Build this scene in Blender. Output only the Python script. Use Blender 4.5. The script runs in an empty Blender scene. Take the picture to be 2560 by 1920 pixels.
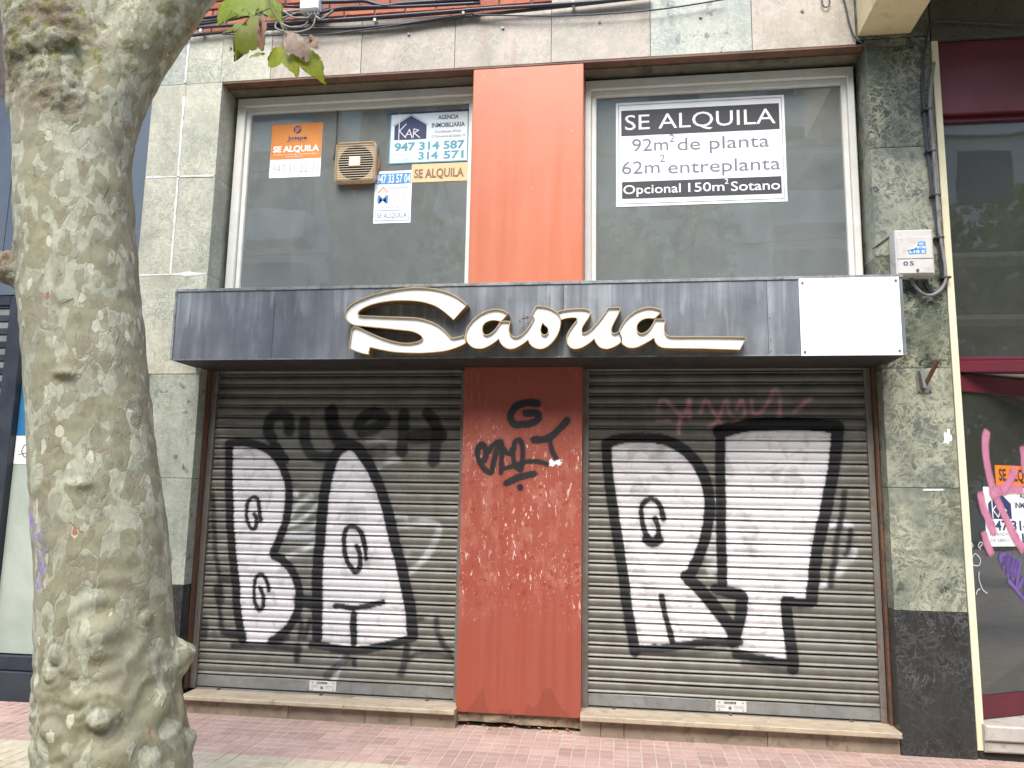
import bpy, bmesh, math, random
import numpy as np
from mathutils import Vector, Matrix, noise as mnoise
from mathutils.geometry import tessellate_polygon

random.seed(7)
rng = np.random.default_rng(7)
scene = bpy.context.scene
C = scene.collection
R = math.radians

# ------------------------------------------------------------------ camera
cam_d = bpy.data.cameras.new("camera")
cam = bpy.data.objects.new("camera", cam_d)
C.objects.link(cam)
cam_d.sensor_width = 36.0
cam_d.lens = 27.42
cam_d.clip_start = 0.05
cam_d.clip_end = 500.0
_f = Vector((-0.13698921, 0.97972406, 0.14620097))
_r = Vector((0.99056866, 0.13590167, 0.01744911))
_u = Vector((0.00277364, -0.14721244, 0.98910101))
cam.matrix_world = Matrix(((_r.x, _u.x, -_f.x, 0.0), (_r.y, _u.y, -_f.y, -5.38690), (_r.z, _u.z, -_f.z, 1.5), (0, 0, 0, 1)))
scene.camera = cam

# ------------------------------------------------------------------ light
SUN_DIR = Vector((-0.09, -0.75, 0.96)).normalized()      # towards the sun
world = bpy.data.worlds.new("World")
scene.world = world
world.use_nodes = True
wt = world.node_tree
wt.nodes.clear()
sky = wt.nodes.new("ShaderNodeTexSky")
sky.sky_type = 'NISHITA'
sky.sun_disc = False
sky.sun_elevation = math.asin(SUN_DIR.z)
sky.sun_rotation = math.atan2(SUN_DIR.x, SUN_DIR.y)
sky.air_density = 1.0
sky.dust_density = 1.5
sky.ozone_density = 1.0
bg = wt.nodes.new("ShaderNodeBackground")
bg.inputs['Strength'].default_value = 0.15
wo = wt.nodes.new("ShaderNodeOutputWorld")
wt.links.new(sky.outputs[0], bg.inputs[0])
wt.links.new(bg.outputs[0], wo.inputs[0])

sun_d = bpy.data.lights.new("sun", 'SUN')
sun_d.energy = 1.15
sun_d.angle = R(34)
sun_d.color = (1.0, 0.975, 0.94)
sun = bpy.data.objects.new("sun", sun_d)
C.objects.link(sun)
sun.rotation_euler = SUN_DIR.to_track_quat('Z', 'Y').to_euler()
sun.location = (0, -10, 20)

vs = scene.view_settings
vs.view_transform = 'Standard'
vs.look = 'None'
vs.gamma = 1.0
vs.use_curve_mapping = False
vs.exposure = 2.0
scene.cycles.max_bounces = 8
scene.cycles.transparent_max_bounces = 16
scene.cycles.use_denoising = True

# ------------------------------------------------------------------ materials
class NT:
    def __init__(self, name):
        self.m = bpy.data.materials.new(name)
        self.m.use_nodes = True
        self.t = self.m.node_tree
        self.t.nodes.clear()
        self.out = self.t.nodes.new("ShaderNodeOutputMaterial")
    def n(self, typ, ins=None, **props):
        nd = self.t.nodes.new("ShaderNode" + typ)
        for k, v in props.items():
            setattr(nd, k, v)
        if ins:
            for k, v in ins.items():
                self.set(nd.inputs[k], v)
        return nd
    def set(self, sock, v):
        if isinstance(v, bpy.types.NodeSocket):
            self.t.links.new(v, sock)
        elif isinstance(v, (tuple, list)) and len(v) == 3 and sock.type == 'RGBA':
            sock.default_value = (*v, 1)
        else:
            sock.default_value = v
    def math(self, op, a, b=0.0, clamp=False):
        nd = self.n("Math", {0: a, 1: b}, operation=op, use_clamp=clamp)
        return nd.outputs[0]
    def mix(self, fac, a, b, blend='MIX'):
        nd = self.n("Mix", data_type='RGBA', blend_type=blend)
        self.set(nd.inputs[0], fac)
        self.set(nd.inputs[6], a)
        self.set(nd.inputs[7], b)
        return nd.outputs[2]
    def mapr(self, v, a, b, c=0.0, d=1.0, smooth=False):
        nd = self.n("MapRange", {0: v, 1: a, 2: b, 3: c, 4: d}, clamp=True)
        if smooth:
            nd.interpolation_type = 'SMOOTHSTEP'
        return nd.outputs[0]
    def coords(self, scale=(1, 1, 1), rnd=True):
        tc = self.n("TexCoord")
        v = tc.outputs['Object']
        if rnd:
            oi = self.n("ObjectInfo")
            s = self.math('MULTIPLY', oi.outputs['Random'], 37.0)
            v = self.n("VectorMath", {0: v, 1: s}, operation='ADD').outputs[0]
        return self.n("VectorMath", {0: v, 1: scale}, operation='MULTIPLY').outputs[0]
    def noise(self, vec, scale, detail=5.0, rough=0.55, dist=0.0):
        return self.n("TexNoise", {'Vector': vec, 'Scale': scale, 'Detail': detail, 'Roughness': rough, 'Distortion': dist}).outputs[0]
    def warp(self, vec, scale, amt, detail=3.0):
        nz = self.n("TexNoise", {'Vector': vec, 'Scale': scale, 'Detail': detail}).outputs[1]
        s = self.n("VectorMath", {0: nz, 1: (0.5, 0.5, 0.5)}, operation='SUBTRACT').outputs[0]
        s = self.n("VectorMath", {0: s, 1: (amt, amt, amt)}, operation='MULTIPLY').outputs[0]
        return self.n("VectorMath", {0: vec, 1: s}, operation='ADD').outputs[0]
    def voro(self, vec, scale, feature='F1', out=0, rand=1.0):
        return self.n("TexVoronoi", {'Vector': vec, 'Scale': scale, 'Randomness': rand}, feature=feature).outputs[out]
    def bump(self, h, strength=0.3, dist=0.01):
        return self.n("Bump", {'Height': h, 'Strength': strength, 'Distance': dist}).outputs[0]
    def principled(self, color, rough=0.6, metal=0.0, normal=None, spec=0.5):
        p = self.n("BsdfPrincipled", {'Base Color': color, 'Roughness': rough, 'Metallic': metal, 'Specular IOR Level': spec})
        if normal is not None:
            self.set(p.inputs['Normal'], normal)
        self.t.links.new(p.outputs[0], self.out.inputs[0])
        return p

def surf(name, c1, c2, scale=6.0, rough=0.6, metal=0.0, stretch=(1, 1, 1), bump=0.15, bscale=120.0, bdist=0.003, spec=0.4, lo=0.35, hi=0.65, rnd=True, grime=None, vary=0.0):
    t = NT(name)
    v = t.coords(stretch, rnd)
    f = t.mapr(t.noise(v, scale, 6, 0.6, 0.3), lo, hi)
    col = t.mix(f, c1, c2)
    if grime:
        g = t.mapr(t.noise(t.coords((1, 1, 1), rnd), scale * 2.7, 8, 0.65, 0.5), 0.52, 0.72)
        col = t.mix(g, col, grime)
    if vary:
        oi = t.n("ObjectInfo")
        k = t.mapr(oi.outputs['Random'], 0, 1, 1 - vary, 1 + vary)
        col = t.n("VectorMath", {0: col, 1: k}, operation='SCALE')
        t.set(col.inputs['Scale'], k)
        col = col.outputs[0]
    h = t.noise(t.coords((1, 1, 1), rnd), bscale, 4, 0.6)
    t.principled(col, t.mapr(f, 0, 1, rough - 0.06, rough + 0.06), metal, t.bump(h, bump, bdist), spec)
    return t.m

def marble(name, base, dark, vein, vscale=18.0, vein_w=0.10, vein_amt=0.8, patch=3.0, rough=0.45, blotch=None, stain=(0.20, 0.17, 0.11), stain_amt=0.5, speck=0.45):
    t = NT(name)
    v = t.coords()
    w = t.warp(v, 9.0, 0.10, 4)
    w2 = t.warp(w, 34.0, 0.022, 3)
    col = t.mix(t.mapr(t.noise(w, patch, 7, 0.65, 0.8), 0.36, 0.64), base, dark)
    cl = t.noise(w2, 13.0, 8, 0.68, 0.5)
    col = t.mix(t.mapr(cl, 0.42, 0.66, 0.0, 0.65), col, dark)
    col = t.mix(t.mapr(t.noise(w2, 31.0, 5, 0.7, 0.3), 0.54, 0.72, 0.0, speck), col, vein)
    if blotch:
        b = t.mapr(t.noise(w, vscale * 0.45, 3, 0.5, 0.2), 0.60, 0.68)
        col = t.mix(b, col, blotch)
    def ridge(vec, s, wd, det=4.0, dist=1.2):
        nz = t.noise(vec, s, det, 0.55, dist)
        return t.mapr(t.math('ABSOLUTE', t.math('SUBTRACT', nz, 0.5)), 0.0, wd, 1, 0, True)
    e1 = t.voro(w2, vscale, 'DISTANCE_TO_EDGE')
    m1 = t.math('MULTIPLY', t.mapr(e1, 0.0, vein_w, 1, 0, True), t.mapr(t.noise(v, 6.0, 3, 0.6), 0.44, 0.62))
    m2 = ridge(w2, vscale * 0.45, vein_w * 0.30)
    m3 = t.math('MULTIPLY', ridge(w2, vscale * 1.1, vein_w * 0.42), 0.75)
    m2 = t.math('MAXIMUM', m2, m3)
    dens = t.mapr(t.noise(v, 3.1, 4, 0.6), 0.36, 0.60, 0.15, 1.0)
    vm = t.math('MULTIPLY', t.math('MULTIPLY', t.math('MAXIMUM', m1, m2), dens), vein_amt)
    col = t.mix(vm, col, vein)
    st = t.coords((5, 5, 0.6))
    s = t.math('MULTIPLY', t.mapr(t.noise(st, 2.4, 6, 0.6), 0.56, 0.74), stain_amt)
    col = t.mix(s, col, stain)
    fine = t.noise(v, 90, 4, 0.7)
    col = t.mix(t.mapr(fine, 0.3, 0.75, 0.22, 0.0), col, (0.08, 0.08, 0.06))
    t.principled(col, t.mapr(fine, 0.3, 0.7, rough - 0.1, rough + 0.12), 0, t.bump(fine, 0.12, 0.002), 0.4)
    return t.m

def glass(name, dust, dcol, rough=0.01, streak=0.0):
    t = NT(name)
    v = t.coords((1, 1, 1))
    nz = t.noise(t.warp(v, 3, 0.3), 5.0, 7, 0.65, 0.6)
    nz2 = t.noise(t.coords((14, 1, 0.8)), 2.0, 5, 0.6)
    d = t.math('MULTIPLY', t.mapr(nz, 0.3, 0.75, 0.82, 1.22), dust)
    d = t.math('ADD', d, t.math('MULTIPLY', t.mapr(nz2, 0.5, 0.8), streak))
    tr = t.n("BsdfTransparent", {'Color': (0.90, 0.93, 0.91)})
    df = t.n("BsdfDiffuse", {'Color': dcol})
    mx = t.n("MixShader", {0: d, 1: tr.outputs[0], 2: df.outputs[0]})
    fr = t.n("Fresnel", {'IOR': 1.5})
    wob = t.noise(v, 2.2, 1, 0.5)
    gl = t.n("BsdfGlossy", {'Color': (1, 1, 1), 'Roughness': rough, 'Normal': t.bump(wob, 0.05, 0.02)})
    f2 = t.math('MULTIPLY', fr.outputs[0], 2.0, True)
    mx2 = t.n("MixShader", {0: f2, 1: mx.outputs[0], 2: gl.outputs[0]})
    t.t.links.new(mx2.outputs[0], t.out.inputs[0])
    return t.m

def painted_metal(name, c, wear, streak_c, streak=0.5, rough=0.45, chips=None, sx=16.0, metal=0.0, chip_lo=0.70, runs=0.0):
    """Sheet metal with vertical run-off streaks and small chips."""
    t = NT(name)
    v = t.coords((sx, 1, 0.55), False)
    n1 = t.noise(v, 1.0, 6, 0.62)
    n2 = t.noise(t.coords((sx * 3.5, 1, 0.9), False), 1.0, 4, 0.6)
    area = t.mapr(t.noise(t.coords((1, 1, 0.6), False), 2.1, 4, 0.6, 0.6), 0.36, 0.62, 0.12, 1.0)
    col = t.mix(t.math('MULTIPLY', t.math('MULTIPLY', t.mapr(n1, 0.44, 0.72), streak), area), c, streak_c)
    col = t.mix(t.math('MULTIPLY', t.math('MULTIPLY', t.mapr(n2, 0.54, 0.76), streak * 0.5), area), col, streak_c)
    if runs:
        sz = t.n("SeparateXYZ", {0: t.n("TexCoord").outputs['Object']}).outputs[2]
        rn = t.noise(t.coords((13, 1, 0.22), True), 1.0, 6, 0.7)
        ln = t.noise(t.coords((5, 1, 0.01), True), 1.0, 5, 0.7)
        reach = t.mapr(ln, 0.35, 0.68, 0.26, -0.30)
        m = t.math('MULTIPLY', t.mapr(t.math('SUBTRACT', sz, reach), 0.0, 0.05), t.mapr(rn, 0.46, 0.66))
        col = t.mix(t.math('MULTIPLY', m, runs), col, streak_c)
        dk = t.noise(t.coords((3.5, 1, 0.15), True), 1.0, 5, 0.65)
        col = t.mix(t.mapr(dk, 0.56, 0.66, 0, 0.7), col, wear)
    blot = t.noise(t.coords((1, 1, 1), False), 3.0, 6, 0.6)
    col = t.mix(t.mapr(blot, 0.40, 0.70, 0, 0.6), col, wear)
    if chips:
        vv = t.warp(t.coords((1.0, 1, 0.45), False), 40, 0.02)
        ch = t.noise(vv, 55, 3, 0.6)
        area = t.mapr(t.noise(t.coords((1, 1, 1), False), 2.4, 3, 0.5), 0.42, 0.62)
        col = t.mix(t.math('MULTIPLY', t.mapr(ch, chip_lo, chip_lo + 0.03), area), col, chips)
    fine = t.noise(t.coords((1, 1, 1), False), 60, 4, 0.6)
    t.principled(col, t.mapr(n1, 0.3, 0.7, rough - 0.08, rough + 0.14), metal, t.bump(t.noise(t.coords((1, 1, 1), False), 4.0, 2, 0.5), 0.08, 0.02), 0.45)
    return t.m

M = {}
M['marble_pale'] = marble('marble_pale', (0.54, 0.51, 0.39), (0.31, 0.32, 0.235), (0.66, 0.65, 0.52), 18, 0.11, 0.85, 2.0, 0.5, None, (0.30, 0.25, 0.17), 0.35)
M['marble_mid'] = marble('marble_mid', (0.40, 0.41, 0.325), (0.22, 0.245, 0.195), (0.54, 0.54, 0.43), 27, 0.11, 0.75, 3.5, 0.42, (0.08, 0.095, 0.08), (0.22, 0.18, 0.11), 0.4)
M['marble_dark'] = marble('marble_dark', (0.12, 0.135, 0.092), (0.030, 0.043, 0.036), (0.40, 0.395, 0.26), 14, 0.13, 0.95, 2.6, 0.35, (0.014, 0.024, 0.021), (0.13, 0.11, 0.065), 0.3, 0.15)
M['marble_vein'] = marble('marble_vein', (0.28, 0.288, 0.22), (0.080, 0.097, 0.080), (0.46, 0.455, 0.32), 14, 0.15, 0.9, 2.4, 0.38, (0.035, 0.05, 0.042), (0.20, 0.16, 0.09), 0.35, 0.2)
M['marble_deep'] = marble('marble_deep', (0.030, 0.036, 0.026), (0.06, 0.065, 0.042), (0.13, 0.13, 0.08), 17, 0.10, 0.5, 3.2, 0.35, None, (0.06, 0.05, 0.03), 0.3)
M['marble_rose'] = marble('marble_rose', (0.48, 0.395, 0.315), (0.31, 0.285, 0.22), (0.58, 0.53, 0.44), 16, 0.12, 0.6, 3.5, 0.5, None, (0.32, 0.18, 0.125), 0.6)
M['marble_green'] = marble('marble_green', (0.42, 0.415, 0.33), (0.24, 0.28, 0.24), (0.58, 0.57, 0.46), 20, 0.13, 0.8, 3.0, 0.45, (0.09, 0.125, 0.12), (0.30, 0.22, 0.14), 0.4)
M['base_stone'] = marble('base_stone', (0.010, 0.0105, 0.0115), (0.024, 0.024, 0.025), (0.15, 0.148, 0.14), 12, 0.07, 0.6, 5.0, 0.30, None, (0.035, 0.032, 0.027), 0.4, 0.1)
M['soffit_stone'] = marble('soffit_stone', (0.19, 0.16, 0.105), (0.095, 0.085, 0.058), (0.28, 0.23, 0.15), 9, 0.06, 0.3, 4.0, 0.6, (0.055, 0.05, 0.036), (0.24, 0.13, 0.07), 0.5)
M['brown_angle'] = surf('brown_angle', (0.19, 0.085, 0.048), (0.12, 0.06, 0.037), 5, 0.6, 0, (1, 1, 1), 0.2, grime=(0.09, 0.055, 0.035))
M['grout_white'] = surf('grout_white', (0.78, 0.77, 0.72), (0.60, 0.59, 0.53), 14, 0.8, bump=0.5)
M['sill'] = surf('sill', (0.46, 0.375, 0.26), (0.36, 0.29, 0.20), 5, 0.6, 0, (1, 3, 3), 0.25, grime=(0.26, 0.20, 0.13))
M['riser'] = surf('riser', (0.30, 0.235, 0.165), (0.21, 0.165, 0.115), 5, 0.7, bump=0.3, grime=(0.10, 0.085, 0.065))
M['broken_stone'] = surf('broken_stone', (0.34, 0.26, 0.165), (0.17, 0.13, 0.085), 12, 0.85, bump=0.8, bscale=40, bdist=0.01, grime=(0.06, 0.045, 0.03))
M['dark'] = surf('dark', (0.02, 0.018, 0.016), (0.035, 0.03, 0.026), 8, 0.8)
M['frame_white'] = surf('frame_white', (0.74, 0.73, 0.66), (0.66, 0.64, 0.56), 4, 0.4, 0, (2, 2, 2), 0.05)
M['orange'] = painted_metal('orange', (0.53, 0.160, 0.080), (0.49, 0.142, 0.070), (0.56, 0.192, 0.105), 0.45, 0.33, (0.85, 0.72, 0.62), 10, chip_lo=0.70)
M['red'] = painted_metal('red', (0.40, 0.082, 0.042), (0.35, 0.07, 0.036), (0.47, 0.135, 0.08), 0.6, 0.5, (0.75, 0.55, 0.50), 22, chip_lo=0.655)
M['sign_metal'] = painted_metal('sign_metal', (0.150, 0.163, 0.176), (0.078, 0.085, 0.093), (0.36, 0.385, 0.40), 0.75, 0.36, None, 6, 0.0, runs=0.8)
M['sign_trim'] = surf('sign_trim', (0.30, 0.31, 0.32), (0.17, 0.175, 0.18), 10, 0.5, 0.2, (1, 1, 1), 0.2, grime=(0.10, 0.065, 0.04))
M['sign_under'] = surf('sign_under', (0.035, 0.030, 0.027), (0.022, 0.019, 0.017), 5, 0.7)
M['white_board'] = surf('white_board', (0.84, 0.85, 0.86), (0.80, 0.81, 0.82), 2, 0.4, bump=0.03)
M['acrylic'] = surf('acrylic', (0.86, 0.85, 0.82), (0.80, 0.78, 0.73), 5, 0.35, bump=0.02)
M['brass'] = surf('brass', (0.40, 0.28, 0.13), (0.25, 0.165, 0.075), 9, 0.42, 0.55, (1, 1, 1), 0.15, grime=(0.15, 0.09, 0.045))
M['brass_edge'] = surf('brass_edge', (0.62, 0.49, 0.27), (0.45, 0.33, 0.16), 9, 0.4, 0.5)
M['galv'] = surf('galv', (0.28, 0.28, 0.265), (0.21, 0.21, 0.195), 7, 0.45, 0.35, (1, 1, 1), 0.1, grime=(0.19, 0.17, 0.14))
M['guide'] = surf('guide', (0.22, 0.21, 0.185), (0.15, 0.13, 0.105), 6, 0.55, 0.3, (4, 4, 0.6), 0.15, grime=(0.20, 0.095, 0.045))
M['rust'] = surf('rust', (0.20, 0.085, 0.04), (0.10, 0.06, 0.04), 8, 0.8, 0, (5, 5, 0.7), 0.4, grime=(0.05, 0.045, 0.04))
M['bolt'] = surf('bolt', (0.20, 0.18, 0.15), (0.12, 0.09, 0.06), 20, 0.5, 0.7)
M['plate'] = surf('plate', (0.66, 0.65, 0.60), (0.55, 0.53, 0.47), 20, 0.4, 0.1)
M['ink'] = surf('ink', (0.03, 0.03, 0.035), (0.045, 0.045, 0.05), 12, 0.6)
M['ink_grey'] = surf('ink_grey', (0.13, 0.13, 0.17), (0.17, 0.17, 0.21), 12, 0.6)
M['ink_brown'] = surf('ink_brown', (0.20, 0.13, 0.08), (0.24, 0.16, 0.10), 12, 0.6)
M['ink_navy'] = surf('ink_navy', (0.03, 0.04, 0.10), (0.04, 0.05, 0.12), 8, 0.6)
M['ink_teal'] = surf('ink_teal', (0.12, 0.34, 0.42), (0.10, 0.28, 0.36), 6, 0.6)
M['ink_faint'] = surf('ink_faint', (0.42, 0.50, 0.53), (0.47, 0.54, 0.56), 6, 0.7)
M['ink_pale'] = surf('ink_pale', (0.40, 0.43, 0.42), (0.45, 0.48, 0.46), 6, 0.7)
M['ink_blue'] = surf('ink_blue', (0.07, 0.24, 0.50), (0.09, 0.28, 0.55), 6, 0.6)
M['ink_red'] = surf('ink_red', (0.68, 0.22, 0.14), (0.72, 0.28, 0.18), 6, 0.6)
M['ink_rose'] = surf('ink_rose', (0.80, 0.52, 0.45), (0.82, 0.56, 0.50), 6, 0.6)
M['paper'] = surf('paper', (0.82, 0.83, 0.80), (0.78, 0.79, 0.75), 3, 0.7, bump=0.1, bscale=8, bdist=0.01)
M['paper_aqua'] = surf('paper_aqua', (0.70, 0.80, 0.80), (0.76, 0.82, 0.80), 3, 0.7, bump=0.1, bscale=8, bdist=0.01)
M['paper_orange'] = surf('paper_orange', (0.62, 0.23, 0.045), (0.58, 0.20, 0.04), 4, 0.7, bump=0.1, bscale=8, bdist=0.01)
M['paper_peach'] = surf('paper_peach', (0.78, 0.52, 0.28), (0.74, 0.48, 0.25), 4, 0.7, bump=0.1, bscale=8, bdist=0.01)
M['paper_fluo'] = surf('paper_fluo', (0.85, 0.22, 0.02), (0.80, 0.19, 0.02), 4, 0.6)
M['paper_blue'] = surf('paper_blue', (0.02, 0.14, 0.28), (0.025, 0.17, 0.33), 4, 0.6)
M['fan_cream'] = surf('fan_cream', (0.58, 0.44, 0.27), (0.50, 0.37, 0.215), 6, 0.45, bump=0.05, grime=(0.42, 0.30, 0.18))
M['throat_shade'] = surf('throat_shade', (0.006, 0.004, 0.003), (0.010, 0.007, 0.006), 8, 0.9)  # near black stands for the unlit depth behind the fan grille
M['fan_pale'] = surf('fan_pale', (0.76, 0.66, 0.48), (0.70, 0.59, 0.41), 6, 0.45)
M['fan_ring'] = surf('fan_ring', (0.30, 0.15, 0.07), (0.24, 0.12, 0.06), 6, 0.5)
M['box_grey'] = surf('box_grey', (0.56, 0.54, 0.49), (0.50, 0.48, 0.43), 5, 0.55, bump=0.05, grime=(0.40, 0.35, 0.28))
M['cable'] = surf('cable', (0.035, 0.035, 0.045), (0.055, 0.055, 0.065), 9, 0.38)
M['cable_grey'] = surf('cable_grey', (0.26, 0.26, 0.25), (0.20, 0.20, 0.19), 9, 0.5)
M['conduit'] = surf('conduit', (0.24, 0.23, 0.215), (0.17, 0.16, 0.15), 6, 0.5, grime=(0.12, 0.10, 0.08))
M['clip_white'] = surf('clip_white', (0.75, 0.75, 0.74), (0.65, 0.65, 0.64), 9, 0.5)
M['cream_paint'] = surf('cream_paint', (0.72, 0.60, 0.36), (0.66, 0.54, 0.31), 3, 0.6, bump=0.15, grime=(0.46, 0.37, 0.22))
M['cream_strip'] = surf('cream_strip', (0.74, 0.68, 0.46), (0.66, 0.60, 0.40), 5, 0.5, bump=0.05)
M['plaster'] = surf('plaster', (0.52, 0.52, 0.49), (0.45, 0.45, 0.42), 2, 0.9)
M['maroon'] = surf('maroon', (0.115, 0.015, 0.024), (0.088, 0.012, 0.019), 4, 0.42, bump=0.05)
M['blue_metal'] = painted_metal('blue_metal', (0.095, 0.118, 0.145), (0.08, 0.10, 0.124), (0.135, 0.162, 0.19), 0.5, 0.4, None, 6)
M['black_metal'] = surf('black_metal', (0.022, 0.027, 0.036), (0.032, 0.037, 0.046), 5, 0.45)
M['louver_grey'] = surf('louver_grey', (0.16, 0.17, 0.16), (0.22, 0.23, 0.21), 4, 0.5)
M['frosted'] = surf('frosted', (0.30, 0.345, 0.285), (0.39, 0.43, 0.36), 3, 0.5, bump=0.3, bscale=5, bdist=0.02)
M['brick'] = surf('brick', (0.40, 0.135, 0.075), (0.32, 0.105, 0.06), 9, 0.85, bump=0.5, bscale=70, vary=0.25, grime=(0.22, 0.09, 0.06))
M['mortar'] = surf('mortar', (0.22, 0.16, 0.13), (0.15, 0.11, 0.09), 12, 0.95, bump=0.6)
M['tile_red'] = surf('tile_red', (0.41, 0.275, 0.225), (0.345, 0.222, 0.178), 7, 0.7, bump=0.35, bscale=160, vary=0.14, grime=(0.36, 0.28, 0.235))
M['tile_cream'] = surf('tile_cream', (0.46, 0.40, 0.28), (0.40, 0.345, 0.235), 7, 0.75, bump=0.35, bscale=160, vary=0.10, grime=(0.30, 0.25, 0.18))
M['grout'] = surf('grout', (0.50, 0.44, 0.36), (0.38, 0.32, 0.255), 4, 0.9, bump=0.4)
M['asphalt'] = surf('asphalt', (0.055, 0.055, 0.056), (0.075, 0.074, 0.072), 20, 0.9, bump=0.6)
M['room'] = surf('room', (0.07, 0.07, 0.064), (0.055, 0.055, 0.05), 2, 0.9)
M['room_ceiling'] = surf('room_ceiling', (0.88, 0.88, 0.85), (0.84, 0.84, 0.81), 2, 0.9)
M['shelf'] = surf('shelf', (0.42, 0.40, 0.32), (0.36, 0.34, 0.27), 4, 0.7)
M['facade_grey'] = surf('facade_grey', (0.46, 0.44, 0.41), (0.40, 0.38, 0.36), 0.6, 0.85)
M['facade_trim'] = surf('facade_trim', (0.50, 0.48, 0.44), (0.44, 0.42, 0.39), 0.8, 0.85)
M['facade_pane'] = surf('facade_pane', (0.035, 0.04, 0.045), (0.05, 0.055, 0.06), 1, 0.12)
M['glass'] = glass('glass', 0.33, (0.44, 0.47, 0.435), 0.012, 0.05)
M['glass_dark'] = glass('glass_dark', 0.12, (0.34, 0.35, 0.30), 0.015, 0.02)
M['marble_step'] = surf('marble_step', (0.46, 0.43, 0.37), (0.37, 0.34, 0.29), 5, 0.4, bump=0.1, grime=(0.30, 0.26, 0.21))
def spray_mat(name, c1, c2):
    t = NT(name)
    v = t.coords()
    col = t.mix(t.mapr(t.noise(v, 16, 4, 0.6), 0.35, 0.65), c1, c2)
    d = t.n("BsdfPrincipled", {'Base Color': col, 'Roughness': 0.6, 'Specular IOR Level': 0.3})
    tr = t.n("BsdfTransparent")
    at = t.n("Attribute", attribute_name='paint')
    sp = t.noise(v, 160, 2, 0.5)
    al = t.n("SeparateColor", {0: at.outputs['Color']}).outputs[0]
    al = t.math('MULTIPLY', al, t.mapr(sp, 0.2, 0.6, 0.75, 1.05), True)
    mx = t.n("MixShader", {0: al, 1: tr.outputs[0], 2: d.outputs[0]})
    t.t.links.new(mx.outputs[0], t.out.inputs[0])
    return t.m
M['spray_pink'] = spray_mat('spray_pink', (0.60, 0.24, 0.34), (0.52, 0.19, 0.29))
M['spray_violet'] = spray_mat('spray_violet', (0.15, 0.09, 0.30), (0.19, 0.12, 0.36))
M['pen_white'] = surf('pen_white', (0.60, 0.62, 0.66), (0.5, 0.52, 0.56), 14, 0.6)
M['dry_leaf'] = surf('dry_leaf', (0.36, 0.13, 0.05), (0.50, 0.25, 0.12), 30, 0.8)

def paint_mat(name, m1, m2, metal, rough, blot):
    """Bare surface under spray paint: the colour attribute 'paint' holds the paint colour and, in alpha, its cover."""
    t = NT(name)
    v = t.coords((1, 1, 1), False)
    f = t.noise(v, 6, 6, 0.62, 0.4)
    base = t.mix(t.mapr(f, 0.35, 0.68), m1, m2)
    dirt = t.noise(t.coords((9, 1, 1.3), False), 2.2, 6, 0.65)
    base = t.mix(t.mapr(dirt, 0.50, 0.78, 0, 0.6), base, (0.15, 0.125, 0.09))
    at = t.n("Attribute", attribute_name='paint')
    blo = t.mapr(t.noise(t.warp(v, 5, 0.25), 7.5, 4, 0.55, 0.5), 0.50, 0.76, 0.0, blot)
    lum = t.math('GREATER_THAN', t.n("SeparateColor", {0: at.outputs['Color']}).outputs[0], 0.5)
    pc = t.mix(t.math('MULTIPLY', blo, lum), at.outputs['Color'], (0.30, 0.29, 0.28))
    col = t.mix(at.outputs['Alpha'], base, pc)
    fine = t.noise(v, 150, 3, 0.6)
    rr = t.mix(at.outputs['Alpha'], (rough,) * 3, (0.62,) * 3)
    mm = t.math('MULTIPLY', t.math('SUBTRACT', 1.0, at.outputs['Alpha']), metal)
    t.principled(col, rr, mm, t.bump(fine, 0.12, 0.002), 0.28)
    return t.m
M['shutter'] = paint_mat('shutter', (0.19, 0.182, 0.157), (0.13, 0.122, 0.10), 0.30, 0.46, 0.85)

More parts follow.
